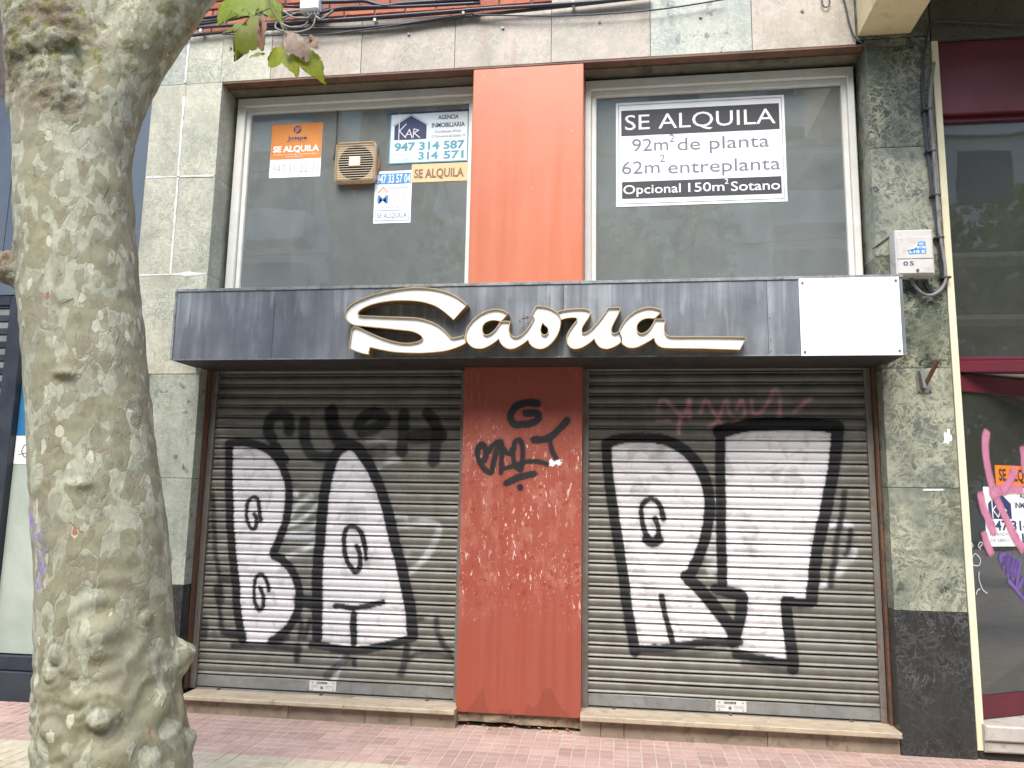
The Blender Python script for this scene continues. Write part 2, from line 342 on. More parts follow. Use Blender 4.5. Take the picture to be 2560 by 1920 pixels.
def red_tag_mat():
    t = NT('red_tagged')
    v1 = t.coords((24, 1, 0.5), False)
    n1 = t.noise(v1, 1.0, 6, 0.62)
    col = t.mix(t.mapr(n1, 0.40, 0.72, 0, 0.42), (0.29, 0.064, 0.038), (0.335, 0.105, 0.072))
    bl = t.noise(t.coords((1, 1, 1), False), 2.6, 6, 0.65)
    col = t.mix(t.mapr(bl, 0.45, 0.70, 0, 0.6), col, (0.31, 0.062, 0.032))
    tc = t.n("TexCoord").outputs['Object']
    sep = t.n("SeparateXYZ", {0: tc})
    zmask = t.math('MULTIPLY', t.mapr(sep.outputs[2], 0.55, 0.95, 0, 1, True), t.mapr(sep.outputs[2], 1.75, 2.15, 1, 0.12, True))
    g1 = t.noise(t.warp(t.coords((1, 1, 0.35), False), 30, 0.03), 42, 4, 0.62)
    g2 = t.noise(t.coords((1, 1, 0.5), False), 5, 3, 0.5)
    ch = t.math('MULTIPLY', t.math('MULTIPLY', t.mapr(g1, 0.60, 0.65), t.mapr(g2, 0.42, 0.54)), zmask)
    col = t.mix(ch, col, (0.72, 0.50, 0.45))
    pa = t.noise(t.warp(t.coords((1.6, 1, 0.7), False), 9, 0.08), 7, 5, 0.6)
    col = t.mix(t.math('MULTIPLY', t.mapr(pa, 0.52, 0.60, 0, 0.45), zmask), col, (0.40, 0.15, 0.105))
    g3 = t.noise(t.coords((1, 1, 0.4), False), 120, 2, 0.5)
    col = t.mix(t.math('MULTIPLY', t.mapr(g3, 0.68, 0.71), t.math('MULTIPLY', zmask, 0.8)), col, (0.62, 0.44, 0.40))
    sc = t.noise(t.warp(t.coords((1, 1, 0.9), False), 12, 0.05), 19, 3, 0.5)
    col = t.mix(t.math('MULTIPLY', t.mapr(sc, 0.62, 0.65), zmask), col, (0.25, 0.045, 0.018))
    # damp tide marks along the foot of the sheet
    dn = t.noise(t.coords((1, 1, 0.01), False), 5.0, 2, 0.5)
    hgt = t.mapr(dn, 0.46, 0.70, 0.0, 0.22)
    damp = t.math('GREATER_THAN', t.math('ADD', hgt, 0.06), sep.outputs[2])
    col = t.mix(t.math('MULTIPLY', damp, 0.55), col, (0.20, 0.045, 0.025))
    at = t.n("Attribute", attribute_name='paint')
    col = t.mix(at.outputs['Alpha'], col, at.outputs['Color'])
    t.principled(col, t.mapr(n1, 0.3, 0.7, 0.42, 0.6), 0, t.bump(t.noise(t.coords((1, 1, 1), False), 3.0, 2, 0.5), 0.08, 0.02), 0.4)
    return t.m
M['red_tagged'] = red_tag_mat()

def bark_mat():
    t = NT('bark')
    v0 = t.coords((1, 1, 0.62), False)
    w = t.warp(t.warp(t.warp(v0, 5, 0.10, 4), 22, 0.030, 3), 70, 0.011, 3)
    wb = t.warp(w, 14, 0.04)
    cells1 = t.n("SeparateColor", {0: t.voro(w, 15.0, 'F1', 1)}).outputs[0]
    cells2 = t.n("SeparateColor", {0: t.voro(wb, 27.0, 'F1', 1)}).outputs[1]
    cells3 = t.n("SeparateColor", {0: t.voro(wb, 12.0, 'F1', 1)}).outputs[2]
    big = t.noise(v0, 3.0, 5, 0.55, 0.8)
    L1 = t.mapr(t.math('ADD', cells1, t.math('MULTIPLY', big, 0.9)), 0.95, 0.97)     # paler plates
    L2 = t.mapr(t.math('SUBTRACT', cells2, t.math('MULTIPLY', big, 0.45)), 0.55, 0.57)  # darker scars
    L3 = t.math('GREATER_THAN', cells3, 0.72)
    sp = t.warp(t.warp(t.coords((1, 1, 0.5), False), 18, 0.04), 60, 0.012)
    vd = t.voro(sp, 14.0, 'F1', 0, 0.9)
    vc = t.n("SeparateColor", {0: t.voro(sp, 14.0, 'F1', 1, 0.9)})
    spot = t.math('MULTIPLY', t.mapr(vd, 0.21, 0.24, 1, 0), t.math('GREATER_THAN', vc.outputs[0], 0.70))
    chip = t.math('MULTIPLY', t.mapr(vd, 0.16, 0.18, 1, 0), t.math('LESS_THAN', vc.outputs[1], 0.045))
    fine = t.noise(v0, 60, 6, 0.65)
    base = t.mix(t.mapr(big, 0.35, 0.65), (0.283, 0.266, 0.165), (0.252, 0.238, 0.148))
    col = t.mix(L1, base, t.mix(t.mapr(fine, 0.3, 0.7), (0.352, 0.350, 0.245), (0.400, 0.396, 0.285)))
    col = t.mix(t.math('MULTIPLY', L3, 0.45), col, (0.225, 0.205, 0.145))
    col = t.mix(t.math('MULTIPLY', L2, 0.62), col, (0.215, 0.185, 0.115))
    ed1 = t.voro(w, 15.0, 'DISTANCE_TO_EDGE')
    ed2 = t.voro(wb, 27.0, 'DISTANCE_TO_EDGE')
    pres = t.mapr(t.noise(v0, 7.0, 3, 0.5), 0.44, 0.56)
    ln = t.math('MULTIPLY', t.math('MAXIMUM', t.mapr(ed1, 0.012, 0.045, 1, 0), t.math('MULTIPLY', t.mapr(ed2, 0.012, 0.05, 1, 0), 0.6)), pres)
    col = t.mix(t.math('MULTIPLY', ln, 0.35), col, (0.40, 0.385, 0.29))
    gr = t.math('MULTIPLY', t.math('MAXIMUM', t.mapr(ed1, 0.0, 0.012, 1, 0), t.mapr(ed2, 0.0, 0.014, 1, 0)), pres)
    col = t.mix(t.math('MULTIPLY', gr, 0.65), col, (0.10, 0.085, 0.055))  # thin shadow along the flake edges painted as dark lines
    col = t.mix(spot, col, (0.50, 0.465, 0.345))
    col = t.mix(chip, col, (0.33, 0.16, 0.085))
    at = t.n("Attribute", attribute_name='knot')
    kc = t.n("SeparateColor", {0: at.outputs['Color']})
    rough_b = t.mapr(t.noise(t.warp(v0, 10, 0.2), 14, 6, 0.7), 0.38, 0.62)
    kn = t.mix(rough_b, (0.24, 0.20, 0.135), (0.105, 0.062, 0.032))
    col = t.mix(t.math('MULTIPLY', kc.outputs[0], t.mapr(t.noise(v0, 6, 4, 0.6), 0.36, 0.55)), col, kn)
    moss = t.math('MULTIPLY', kc.outputs[1], t.mapr(t.noise(v0, 22, 4, 0.7), 0.50, 0.62))
    col = t.mix(moss, col, (0.13, 0.135, 0.028))
    vio = t.math('MULTIPLY', kc.outputs[2], t.mapr(t.noise(t.coords((1, 1, 1), False), 16, 4, 0.65), 0.44, 0.54))
    col = t.mix(vio, col, (0.26, 0.19, 0.47))
    col = t.mix(t.mapr(fine, 0.25, 0.6, 0.30, 0), col, (0.12, 0.105, 0.07))
    h = t.math('SUBTRACT', t.math('ADD', t.math('ADD', t.math('MULTIPLY', L1, 0.55), t.math('MULTIPLY', L3, 0.45)), t.math('MULTIPLY', fine, 0.28)), t.math('MULTIPLY', L2, 0.6))
    h = t.math('SUBTRACT', h, t.math('MULTIPLY', t.math('ADD', spot, chip), 0.35))
    h = t.math('ADD', h, t.math('MULTIPLY', pres, t.math('ADD', t.mapr(ed1, 0.0, 0.06, 0, 0.22), t.mapr(ed2, 0.0, 0.06, 0, 0.15))))
    h = t.math('ADD', h, t.math('MULTIPLY', t.math('MULTIPLY', rough_b, kc.outputs[0]), -1.0))
    t.principled(col, 0.78, 0, t.bump(h, 1.0, 0.006), 0.25)
    return t.m
M['bark'] = bark_mat()

def leaf_mat(name, c1, c2, tcol, spot=None, sc=28.0, tr=0.45):
    t = NT(name)
    v = t.coords()
    col = t.mix(t.mapr(t.noise(v, sc, 5, 0.6), 0.35, 0.65), c1, c2)
    if spot:
        col = t.mix(t.mapr(t.noise(v, sc * 0.7, 4, 0.6), 0.60, 0.68), col, spot)
    ve = t.voro(v, 26.0, 'DISTANCE_TO_EDGE')
    col = t.mix(t.mapr(ve, 0.0, 0.05, 0.35, 0.0), col, tcol)
    d = t.n("BsdfPrincipled", {'Base Color': col, 'Roughness': 0.5, 'Specular IOR Level': 0.3, 'Normal': t.bump(t.noise(v, 70, 4, 0.6), 0.25, 0.003)})
    tl = t.n("BsdfTranslucent", {'Color': t.mix(0.5, col, tcol)})
    mx = t.n("MixShader", {0: tr, 1: d.outputs[0], 2: tl.outputs[0]})
    t.t.links.new(mx.outputs[0], t.out.inputs[0])
    return t.m
M['leaf_green'] = leaf_mat('leaf_green', (0.22, 0.29, 0.02), (0.16, 0.23, 0.018), (0.42, 0.48, 0.03))
M['leaf_yellow'] = leaf_mat('leaf_yellow', (0.19, 0.26, 0.02), (0.25, 0.27, 0.02), (0.42, 0.46, 0.03), (0.22, 0.16, 0.03))
M['leaf_olive'] = leaf_mat('leaf_olive', (0.15, 0.19, 0.018), (0.19, 0.20, 0.022), (0.25, 0.30, 0.03), (0.17, 0.11, 0.035))
M['leaf_brown'] = leaf_mat('leaf_brown', (0.27, 0.155, 0.09), (0.20, 0.11, 0.06), (0.36, 0.22, 0.13), None, 28, 0.2)
M['leaf_taupe'] = leaf_mat('leaf_taupe', (0.33, 0.25, 0.19), (0.25, 0.175, 0.125), (0.46, 0.37, 0.28), None, 34, 0.15)
M['crown'] = leaf_mat('crown', (0.07, 0.115, 0.02), (0.10, 0.13, 0.02), (0.16, 0.22, 0.03), None, 3, 0.35)
M['twig'] = surf('twig', (0.16, 0.14, 0.06), (0.12, 0.10, 0.05), 30, 0.7)

# ------------------------------------------------------------------ geometry helpers
def link(name, me, mat, parent=None):
    o = bpy.data.objects.new(name, me)
    C.objects.link(o)
    if mat:
        me.materials.append(M[mat] if isinstance(mat, str) else mat)
    o.parent = parent
    return o

def tag(o, label=None, cat=None, group=None, kind=None):
    if label: o['label'] = label
    if cat: o['category'] = cat
    if group: o['group'] = group
    if kind: o['kind'] = kind
    return o

def empty(name, label, cat, loc=(0, 0, 0), group=None):
    o = bpy.data.objects.new(name, None)
    C.objects.link(o)
    o.location = loc
    o.empty_display_size = 0.2
    return tag(o, label, cat, group)

def fix(o):
    """World coordinates were used for the mesh: keep them under a moved parent."""
    p = o.parent
    off = Vector((0, 0, 0))
    while p:
        off += p.location
        p = p.parent
    o.location = -off
    return o

def new_mesh(name, v, f, smooth=False):
    me = bpy.data.meshes.new(name)
    me.from_pydata([tuple(p) for p in v], [], [tuple(q) for q in f])
    me.update()
    if smooth:
        me.polygons.foreach_set('use_smooth', [True] * len(me.polygons))
    return me

def add_box(v, f, x0, x1, y0, y1, z0, z1, ch=0.0):
    """Box whose front (-y) edges carry a chamfer."""
    b = len(v)
    if ch <= 0:
        v += [(x0, y0, z0), (x1, y0, z0), (x1, y1, z0), (x0, y1, z0), (x0, y0, z1), (x1, y0, z1), (x1, y1, z1), (x0, y1, z1)]
        f += [(b, b + 1, b + 5, b + 4), (b + 1, b + 2, b + 6, b + 5), (b + 2, b + 3, b + 7, b + 6), (b + 3, b, b + 4, b + 7), (b + 4, b + 5, b + 6, b + 7), (b + 3, b + 2, b + 1, b)]
        return
    c = ch
    v += [(x0 + c, y0, z0 + c), (x1 - c, y0, z0 + c), (x1 - c, y0, z1 - c), (x0 + c, y0, z1 - c),
          (x0, y0 + c, z0), (x1, y0 + c, z0), (x1, y0 + c, z1), (x0, y0 + c, z1),
          (x0, y1, z0), (x1, y1, z0), (x1, y1, z1), (x0, y1, z1)]
    q = lambda *i: tuple(b + k for k in i)
    f += [q(0, 1, 2, 3), q(0, 4, 5, 1), q(1, 5, 6, 2), q(2, 6, 7, 3), q(3, 7, 4, 0),
          q(4, 8, 9, 5), q(5, 9, 10, 6), q(6, 10, 11, 7), q(7, 11, 8, 4), q(8, 11, 10, 9)]

def box(name, x0, x1, y0, y1, z0, z1, mat, parent=None, ch=0.0, label=None):
    """Centred box object (its own origin in its middle)."""
    cx, cy, cz = (x0 + x1) / 2, (y0 + y1) / 2, (z0 + z1) / 2
    v, f = [], []
    add_box(v, f, x0 - cx, x1 - cx, y0 - cy, y1 - cy, z0 - cz, z1 - cz, ch)
    o = link(name, new_mesh(name, v, f), mat, parent)
    fix(o)
    o.location += Vector((cx, cy, cz))
    if label: o['label'] = label
    return o

def boxes(name, lst, mat, parent=None, ch=0.0):
    v, f = [], []
    for b in lst:
        add_box(v, f, *b, ch)
    return fix(link(name, new_mesh(name, v, f), mat, parent))

def smooth_path(p, sub=6):
    p = [Vector(q) for q in p]
    if len(p) < 3:
        return p
    out = []
    for i in range(len(p) - 1):
        a = p[max(i - 1, 0)]; b = p[i]; c = p[i + 1]; d = p[min(i + 2, len(p) - 1)]
        for k in range(sub):
            t = k / sub
            out.append(0.5 * ((2 * b) + (c - a) * t + (2 * a - 5 * b + 4 * c - d) * t * t + (3 * b - a - 3 * c + d) * t ** 3))
    out.append(p[-1])
    return out

def add_tube(v, f, path, r, n=8, r1=None, cap=True):
    path = [Vector(p) for p in path]
    b0 = len(v)
    up = Vector((0.13, 0.2, 0.97)).normalized()
    for i, p in enumerate(path):
        d = (path[min(i + 1, len(path) - 1)] - path[max(i - 1, 0)]).normalized()
        s = d.cross(up)
        if s.length < 1e-3:
            s = d.cross(Vector((1, 0, 0)))
        s.normalize()
        u = s.cross(d).normalized()
        rr = r if r1 is None else r + (r1 - r) * i / (len(path) - 1)
        for k in range(n):
            a = 2 * math.pi * k / n
            v.append(tuple(p + s * math.cos(a) * rr + u * math.sin(a) * rr))
    for i in range(len(path) - 1):
        for k in range(n):
            a = b0 + i * n + k; b = b0 + i * n + (k + 1) % n
            f.append((a, b, b + n, a + n))
    if cap:
        f.append(tuple(b0 + k for k in range(n))[::-1])
        f.append(tuple(b0 + (len(path) - 1) * n + k for k in range(n)))

def tube(name, path, r, mat, parent=None, n=8, r1=None, sub=6):
    v, f = [], []
    add_tube(v, f, smooth_path(path, sub), r, n, r1)
    return fix(link(name, new_mesh(name, v, f, True), mat, parent))

def cyl(name, c, axis, r, h, mat, parent=None, n=12):
    a = Vector(axis).normalized()
    c = Vector(c)
    v, f = [], []
    add_tube(v, f, [c - a * h / 2, c + a * h / 2], r, n)
    return fix(link(name, new_mesh(name, v, f), mat, parent))

def poly_face(name, pts, y, mat, parent=None, hole=None, th=0.0):
    """Flat outline (x, z) standing at depth y, facing -y; with th > 0 it has that thickness."""
    loops = [[Vector((p[0], p[1], 0)) for p in pts]]
    if hole:
        loops.append([Vector((p[0], p[1], 0)) for p in hole])
    flat = [q for l in loops for q in l]
    v = [(q.x, y, q.y) for q in flat]
    f = []
    for t in tessellate_polygon(loops):
        a, b, c = (flat[i] for i in t)
        cr = (b - a).cross(c - a).z
        f.append(tuple(t) if cr > 0 else tuple(reversed(t)))
    if th > 0:
        n = len(v)
        v += [(q[0], y + th, q[2]) for q in v[:n]]
        f += [tuple(i + n for i in reversed(t)) for t in f]
        s = 0
        for l in loops:
            m = len(l)
            for i in range(m):
                a, b = s + i, s + (i + 1) % m
                f.append((a, a + n, b + n, b))
            s += m
    return fix(link(name, new_mesh(name, v, f), mat, parent))

_fc = bpy.data.curves.new("lettering", 'FONT')
_fo = bpy.data.objects.new("lettering", _fc)
C.objects.link(_fo)
def _text_geo(body, bold):
    _fc.body = body
    _fc.offset = bold
    _fc.resolution_u = 3
    _fc.size = 1.0
    dg = bpy.context.evaluated_depsgraph_get()
    dg.update()
    me = _fo.evaluated_get(dg).to_mesh()
    v = np.array([q.co[:2] for q in me.vertices]).reshape(-1, 2)
    f = [tuple(p.vertices) for p in me.polygons]
    _fo.evaluated_get(dg).to_mesh_clear()
    return v, f
_capv, _ = _text_geo("H", 0)
CAP = _capv[:, 1].max() - _capv[:, 1].min()
BASE = _capv[:, 1].min()
def text(body, x0, x1, z0, cap, y, mat, parent, bold=0.0, tilt=0.0, xf=None, name='lettering'):
    """Lettering from x0 to x1 with its baseline at z0 and the given capital height, standing at depth y."""
    v, f = _text_geo(body, bold)
    w = v[:, 0].max() - v[:, 0].min()
    X = x0 + (v[:, 0] - v[:, 0].min()) * (x1 - x0) / w
    Z = z0 + (v[:, 1] - BASE) * cap / CAP + (X - x0) * tilt
    if xf is None:
        pts = [(a, y, b) for a, b in zip(X, Z)]
    else:
        pts = [xf(a, b, y) for a, b in zip(X, Z)]
    return fix(link(name, new_mesh(name, pts, f), mat, parent))

# ------------------------------------------------------------------ traced outlines, metres on their own planes
LET = [[(-1.005,2.774),(-1.042,2.804),(-1.082,2.832),(-1.142,2.86),(-1.207,2.879),(-1.272,2.89),(-1.342,2.896),(-1.417,2.893),(-1.492,2.885),(-1.572,2.869),(-1.652,2.85),(-1.722,2.826),(-1.777,2.802),(-1.816,2.775),(-1.835,2.75),(-1.842,2.725),(-1.839,2.7),(-1.824,2.677),(-1.8,2.657),(-1.771,2.644),(-1.708,2.638),(-1.622,2.629),(-1.521,2.618),(-1.431,2.607),(-1.381,2.602),(-1.341,2.589),(-1.31,2.571),(-1.296,2.551),(-1.304,2.534),(-1.338,2.521),(-1.392,2.513),(-1.442,2.516),(-1.497,2.527),(-1.558,2.544),(-1.629,2.572),(-1.696,2.603),(-1.743,2.626),(-1.771,2.633),(-1.783,2.627),(-1.79,2.609),(-1.795,2.555),(-1.801,2.488),(-1.755,2.467),(-1.709,2.452),(-1.666,2.444),(-1.665,2.469),(-1.658,2.494),(-1.59,2.478),(-1.515,2.463),(-1.425,2.455),(-1.326,2.451),(-1.228,2.455),(-1.145,2.464),(-1.087,2.479),(-1.034,2.5),(-1.006,2.517),(-1.012,2.536),(-1.018,2.563),(-1.045,2.554),(-1.089,2.544),(-1.108,2.549),(-1.128,2.572),(-1.154,2.601),(-1.189,2.629),(-1.229,2.651),(-1.284,2.672),(-1.344,2.685),(-1.424,2.691),(-1.524,2.695),(-1.635,2.702),(-1.736,2.707),(-1.752,2.714),(-1.755,2.729),(-1.746,2.744),(-1.714,2.766),(-1.664,2.787),(-1.599,2.802),(-1.519,2.812),(-1.429,2.813),(-1.339,2.806),(-1.269,2.791),(-1.208,2.767),(-1.158,2.732),(-1.118,2.699),(-1.092,2.674)],[(-0.73,2.71),(-0.759,2.727),(-0.788,2.736),(-0.817,2.738),(-0.856,2.731),(-0.894,2.716),(-0.932,2.693),(-0.966,2.662),(-0.989,2.628),(-1.002,2.597),(-1.006,2.565),(-1.0,2.533),(-0.983,2.506),(-0.959,2.487),(-0.927,2.477),(-0.893,2.478),(-0.855,2.493),(-0.817,2.517),(-0.784,2.543),(-0.774,2.516),(-0.754,2.492),(-0.725,2.475),(-0.697,2.473),(-0.664,2.484),(-0.626,2.507),(-0.591,2.534),(-0.581,2.509),(-0.564,2.49),(-0.54,2.476),(-0.512,2.471),(-0.483,2.477),(-0.451,2.499),(-0.418,2.536),(-0.395,2.579),(-0.384,2.622),(-0.383,2.661),(-0.39,2.685),(-0.406,2.711),(-0.434,2.729),(-0.467,2.745),(-0.506,2.752),(-0.539,2.754),(-0.555,2.729),(-0.569,2.699),(-0.552,2.678),(-0.566,2.649),(-0.589,2.611),(-0.617,2.577),(-0.646,2.553),(-0.676,2.545),(-0.698,2.554),(-0.715,2.571),(-0.723,2.593),(-0.722,2.622),(-0.714,2.654),(-0.748,2.656),(-0.776,2.653),(-0.795,2.618),(-0.819,2.589),(-0.847,2.568),(-0.871,2.563),(-0.891,2.573),(-0.9,2.595),(-0.899,2.62),(-0.888,2.644),(-0.864,2.661),(-0.835,2.668),(-0.806,2.667),(-0.782,2.66),(-0.767,2.664)],[(-0.401,2.714),(-0.363,2.723),(-0.311,2.73),(-0.26,2.732),(-0.217,2.728),(-0.194,2.718),(-0.189,2.701),(-0.203,2.673),(-0.226,2.64),(-0.243,2.611),(-0.247,2.587),(-0.24,2.57),(-0.222,2.57),(-0.194,2.584),(-0.166,2.61),(-0.133,2.648),(-0.101,2.69),(-0.071,2.736),(0.004,2.734),(-0.008,2.701),(-0.026,2.665),(-0.047,2.623),(-0.057,2.594),(-0.054,2.573),(-0.038,2.563),(-0.017,2.568),(-0.007,2.577),(-0.006,2.569),(0.006,2.553),(0.011,2.532),(0.007,2.512),(-0.02,2.49),(-0.057,2.473),(-0.084,2.467),(-0.117,2.474),(-0.138,2.491),(-0.154,2.515),(-0.16,2.538),(-0.189,2.513),(-0.226,2.487),(-0.263,2.472),(-0.291,2.469),(-0.317,2.481),(-0.333,2.502),(-0.339,2.531),(-0.336,2.56),(-0.32,2.593),(-0.297,2.626),(-0.273,2.655),(-0.271,2.671),(-0.288,2.678),(-0.33,2.677),(-0.363,2.67),(-0.378,2.663),(-0.382,2.685)],[(0.265,2.71),(0.243,2.723),(0.215,2.731),(0.188,2.734),(0.151,2.729),(0.114,2.716),(0.077,2.692),(0.045,2.664),(0.02,2.629),(0.003,2.598),(-0.003,2.577),(-0.0,2.565),(0.011,2.548),(0.014,2.532),(0.011,2.511),(0.028,2.489),(0.054,2.476),(0.081,2.472),(0.113,2.479),(0.15,2.497),(0.186,2.518),(0.218,2.537),(0.225,2.511),(0.24,2.489),(0.263,2.475),(0.295,2.47),(0.421,2.468),(0.555,2.464),(0.745,2.455),(0.784,2.53),(0.645,2.536),(0.466,2.538),(0.313,2.539),(0.293,2.552),(0.281,2.571),(0.278,2.595),(0.28,2.623),(0.288,2.654),(0.226,2.656),(0.212,2.624),(0.191,2.591),(0.168,2.57),(0.145,2.561),(0.125,2.563),(0.109,2.578),(0.105,2.602),(0.109,2.625),(0.128,2.649),(0.155,2.663),(0.187,2.668),(0.215,2.663),(0.229,2.671)]]
TEAR = [(-0.498,2.647),(-0.483,2.629),(-0.464,2.614),(-0.457,2.595),(-0.46,2.575),(-0.473,2.561),(-0.489,2.559),(-0.506,2.569),(-0.514,2.59),(-0.512,2.615),(-0.504,2.634)]
POLY_L = [[(-2.895,1.852),(-2.771,1.849),(-2.693,1.835),(-2.622,1.8),(-2.557,1.743),(-2.507,1.671),(-2.476,1.6),(-2.466,1.515),(-2.464,1.423),(-2.474,1.338),(-2.494,1.246),(-2.527,1.168),(-2.541,1.102),(-2.561,1.059),(-2.525,1.019),(-2.464,0.996),(-2.408,0.946),(-2.364,0.885),(-2.34,0.804),(-2.34,0.736),(-2.361,0.653),(-2.393,0.578),(-2.44,0.515),(-2.504,0.472),(-2.554,0.453),(-2.691,0.448),(-2.724,0.545),(-2.757,0.694),(-2.784,0.852),(-2.805,0.99),(-2.83,1.129),(-2.839,1.189),(-2.858,1.401),(-2.872,1.544),(-2.895,1.688),(-2.903,1.797)],[(-1.994,1.833),(-1.949,1.821),(-1.902,1.771),(-1.855,1.708),(-1.807,1.631),(-1.774,1.54),(-1.741,1.457),(-1.708,1.36),(-1.675,1.264),(-1.641,1.149),(-1.632,1.125),(-1.605,1.024),(-1.575,0.923),(-1.547,0.79),(-1.521,0.691),(-1.505,0.608),(-1.498,0.538),(-1.576,0.514),(-1.663,0.49),(-1.768,0.461),(-1.884,0.448),(-2.019,0.455),(-2.133,0.475),(-2.141,0.668),(-2.153,0.837),(-2.155,0.965),(-2.153,1.095),(-2.149,1.181),(-2.146,1.136),(-2.142,1.261),(-2.133,1.373),(-2.124,1.464),(-2.113,1.542),(-2.102,1.613),(-2.087,1.677),(-2.068,1.748),(-2.045,1.798)]]
POLY_R = [[(-0.05,1.874),(0.018,1.895),(0.126,1.904),(0.213,1.904),(0.286,1.891),(0.352,1.864),(0.412,1.838),(0.457,1.791),(0.496,1.738),(0.528,1.678),(0.553,1.612),(0.571,1.533),(0.572,1.435),(0.558,1.336),(0.534,1.257),(0.523,1.224),(0.494,1.15),(0.456,1.06),(0.427,1.011),(0.447,0.972),(0.462,0.924),(0.502,0.877),(0.549,0.823),(0.595,0.762),(0.642,0.708),(0.688,0.647),(0.707,0.605),(0.529,0.59),(0.369,0.556),(0.24,0.539),(0.111,0.518),(0.107,0.577),(0.095,0.664),(0.08,0.743),(0.068,0.831),(0.056,0.903),(0.04,1.0),(0.023,1.081),(0.011,1.178),(0.006,1.245),(-0.011,1.357),(-0.02,1.443),(-0.034,1.543),(-0.044,1.644),(-0.05,1.745),(-0.057,1.813)],[(0.736,1.948),(0.782,1.962),(0.834,1.979),(0.951,1.988),(1.132,1.997),(1.272,1.997),(1.373,1.992),(1.417,1.979),(1.414,1.9),(1.403,1.782),(1.386,1.664),(1.363,1.566),(1.341,1.469),(1.318,1.372),(1.292,1.25),(1.269,1.147),(1.253,1.052),(1.234,0.957),(1.228,0.89),(1.17,0.892),(1.108,0.894),(1.068,0.865),(1.059,0.81),(1.06,0.732),(1.069,0.654),(1.071,0.577),(1.076,0.493),(0.995,0.505),(0.879,0.527),(0.79,0.546),(0.804,0.621),(0.817,0.691),(0.831,0.77),(0.845,0.849),(0.835,0.912),(0.804,0.939),(0.717,0.952),(0.716,1.076),(0.71,1.18),(0.708,1.261),(0.708,1.262),(0.712,1.457),(0.72,1.654),(0.729,1.787)]]
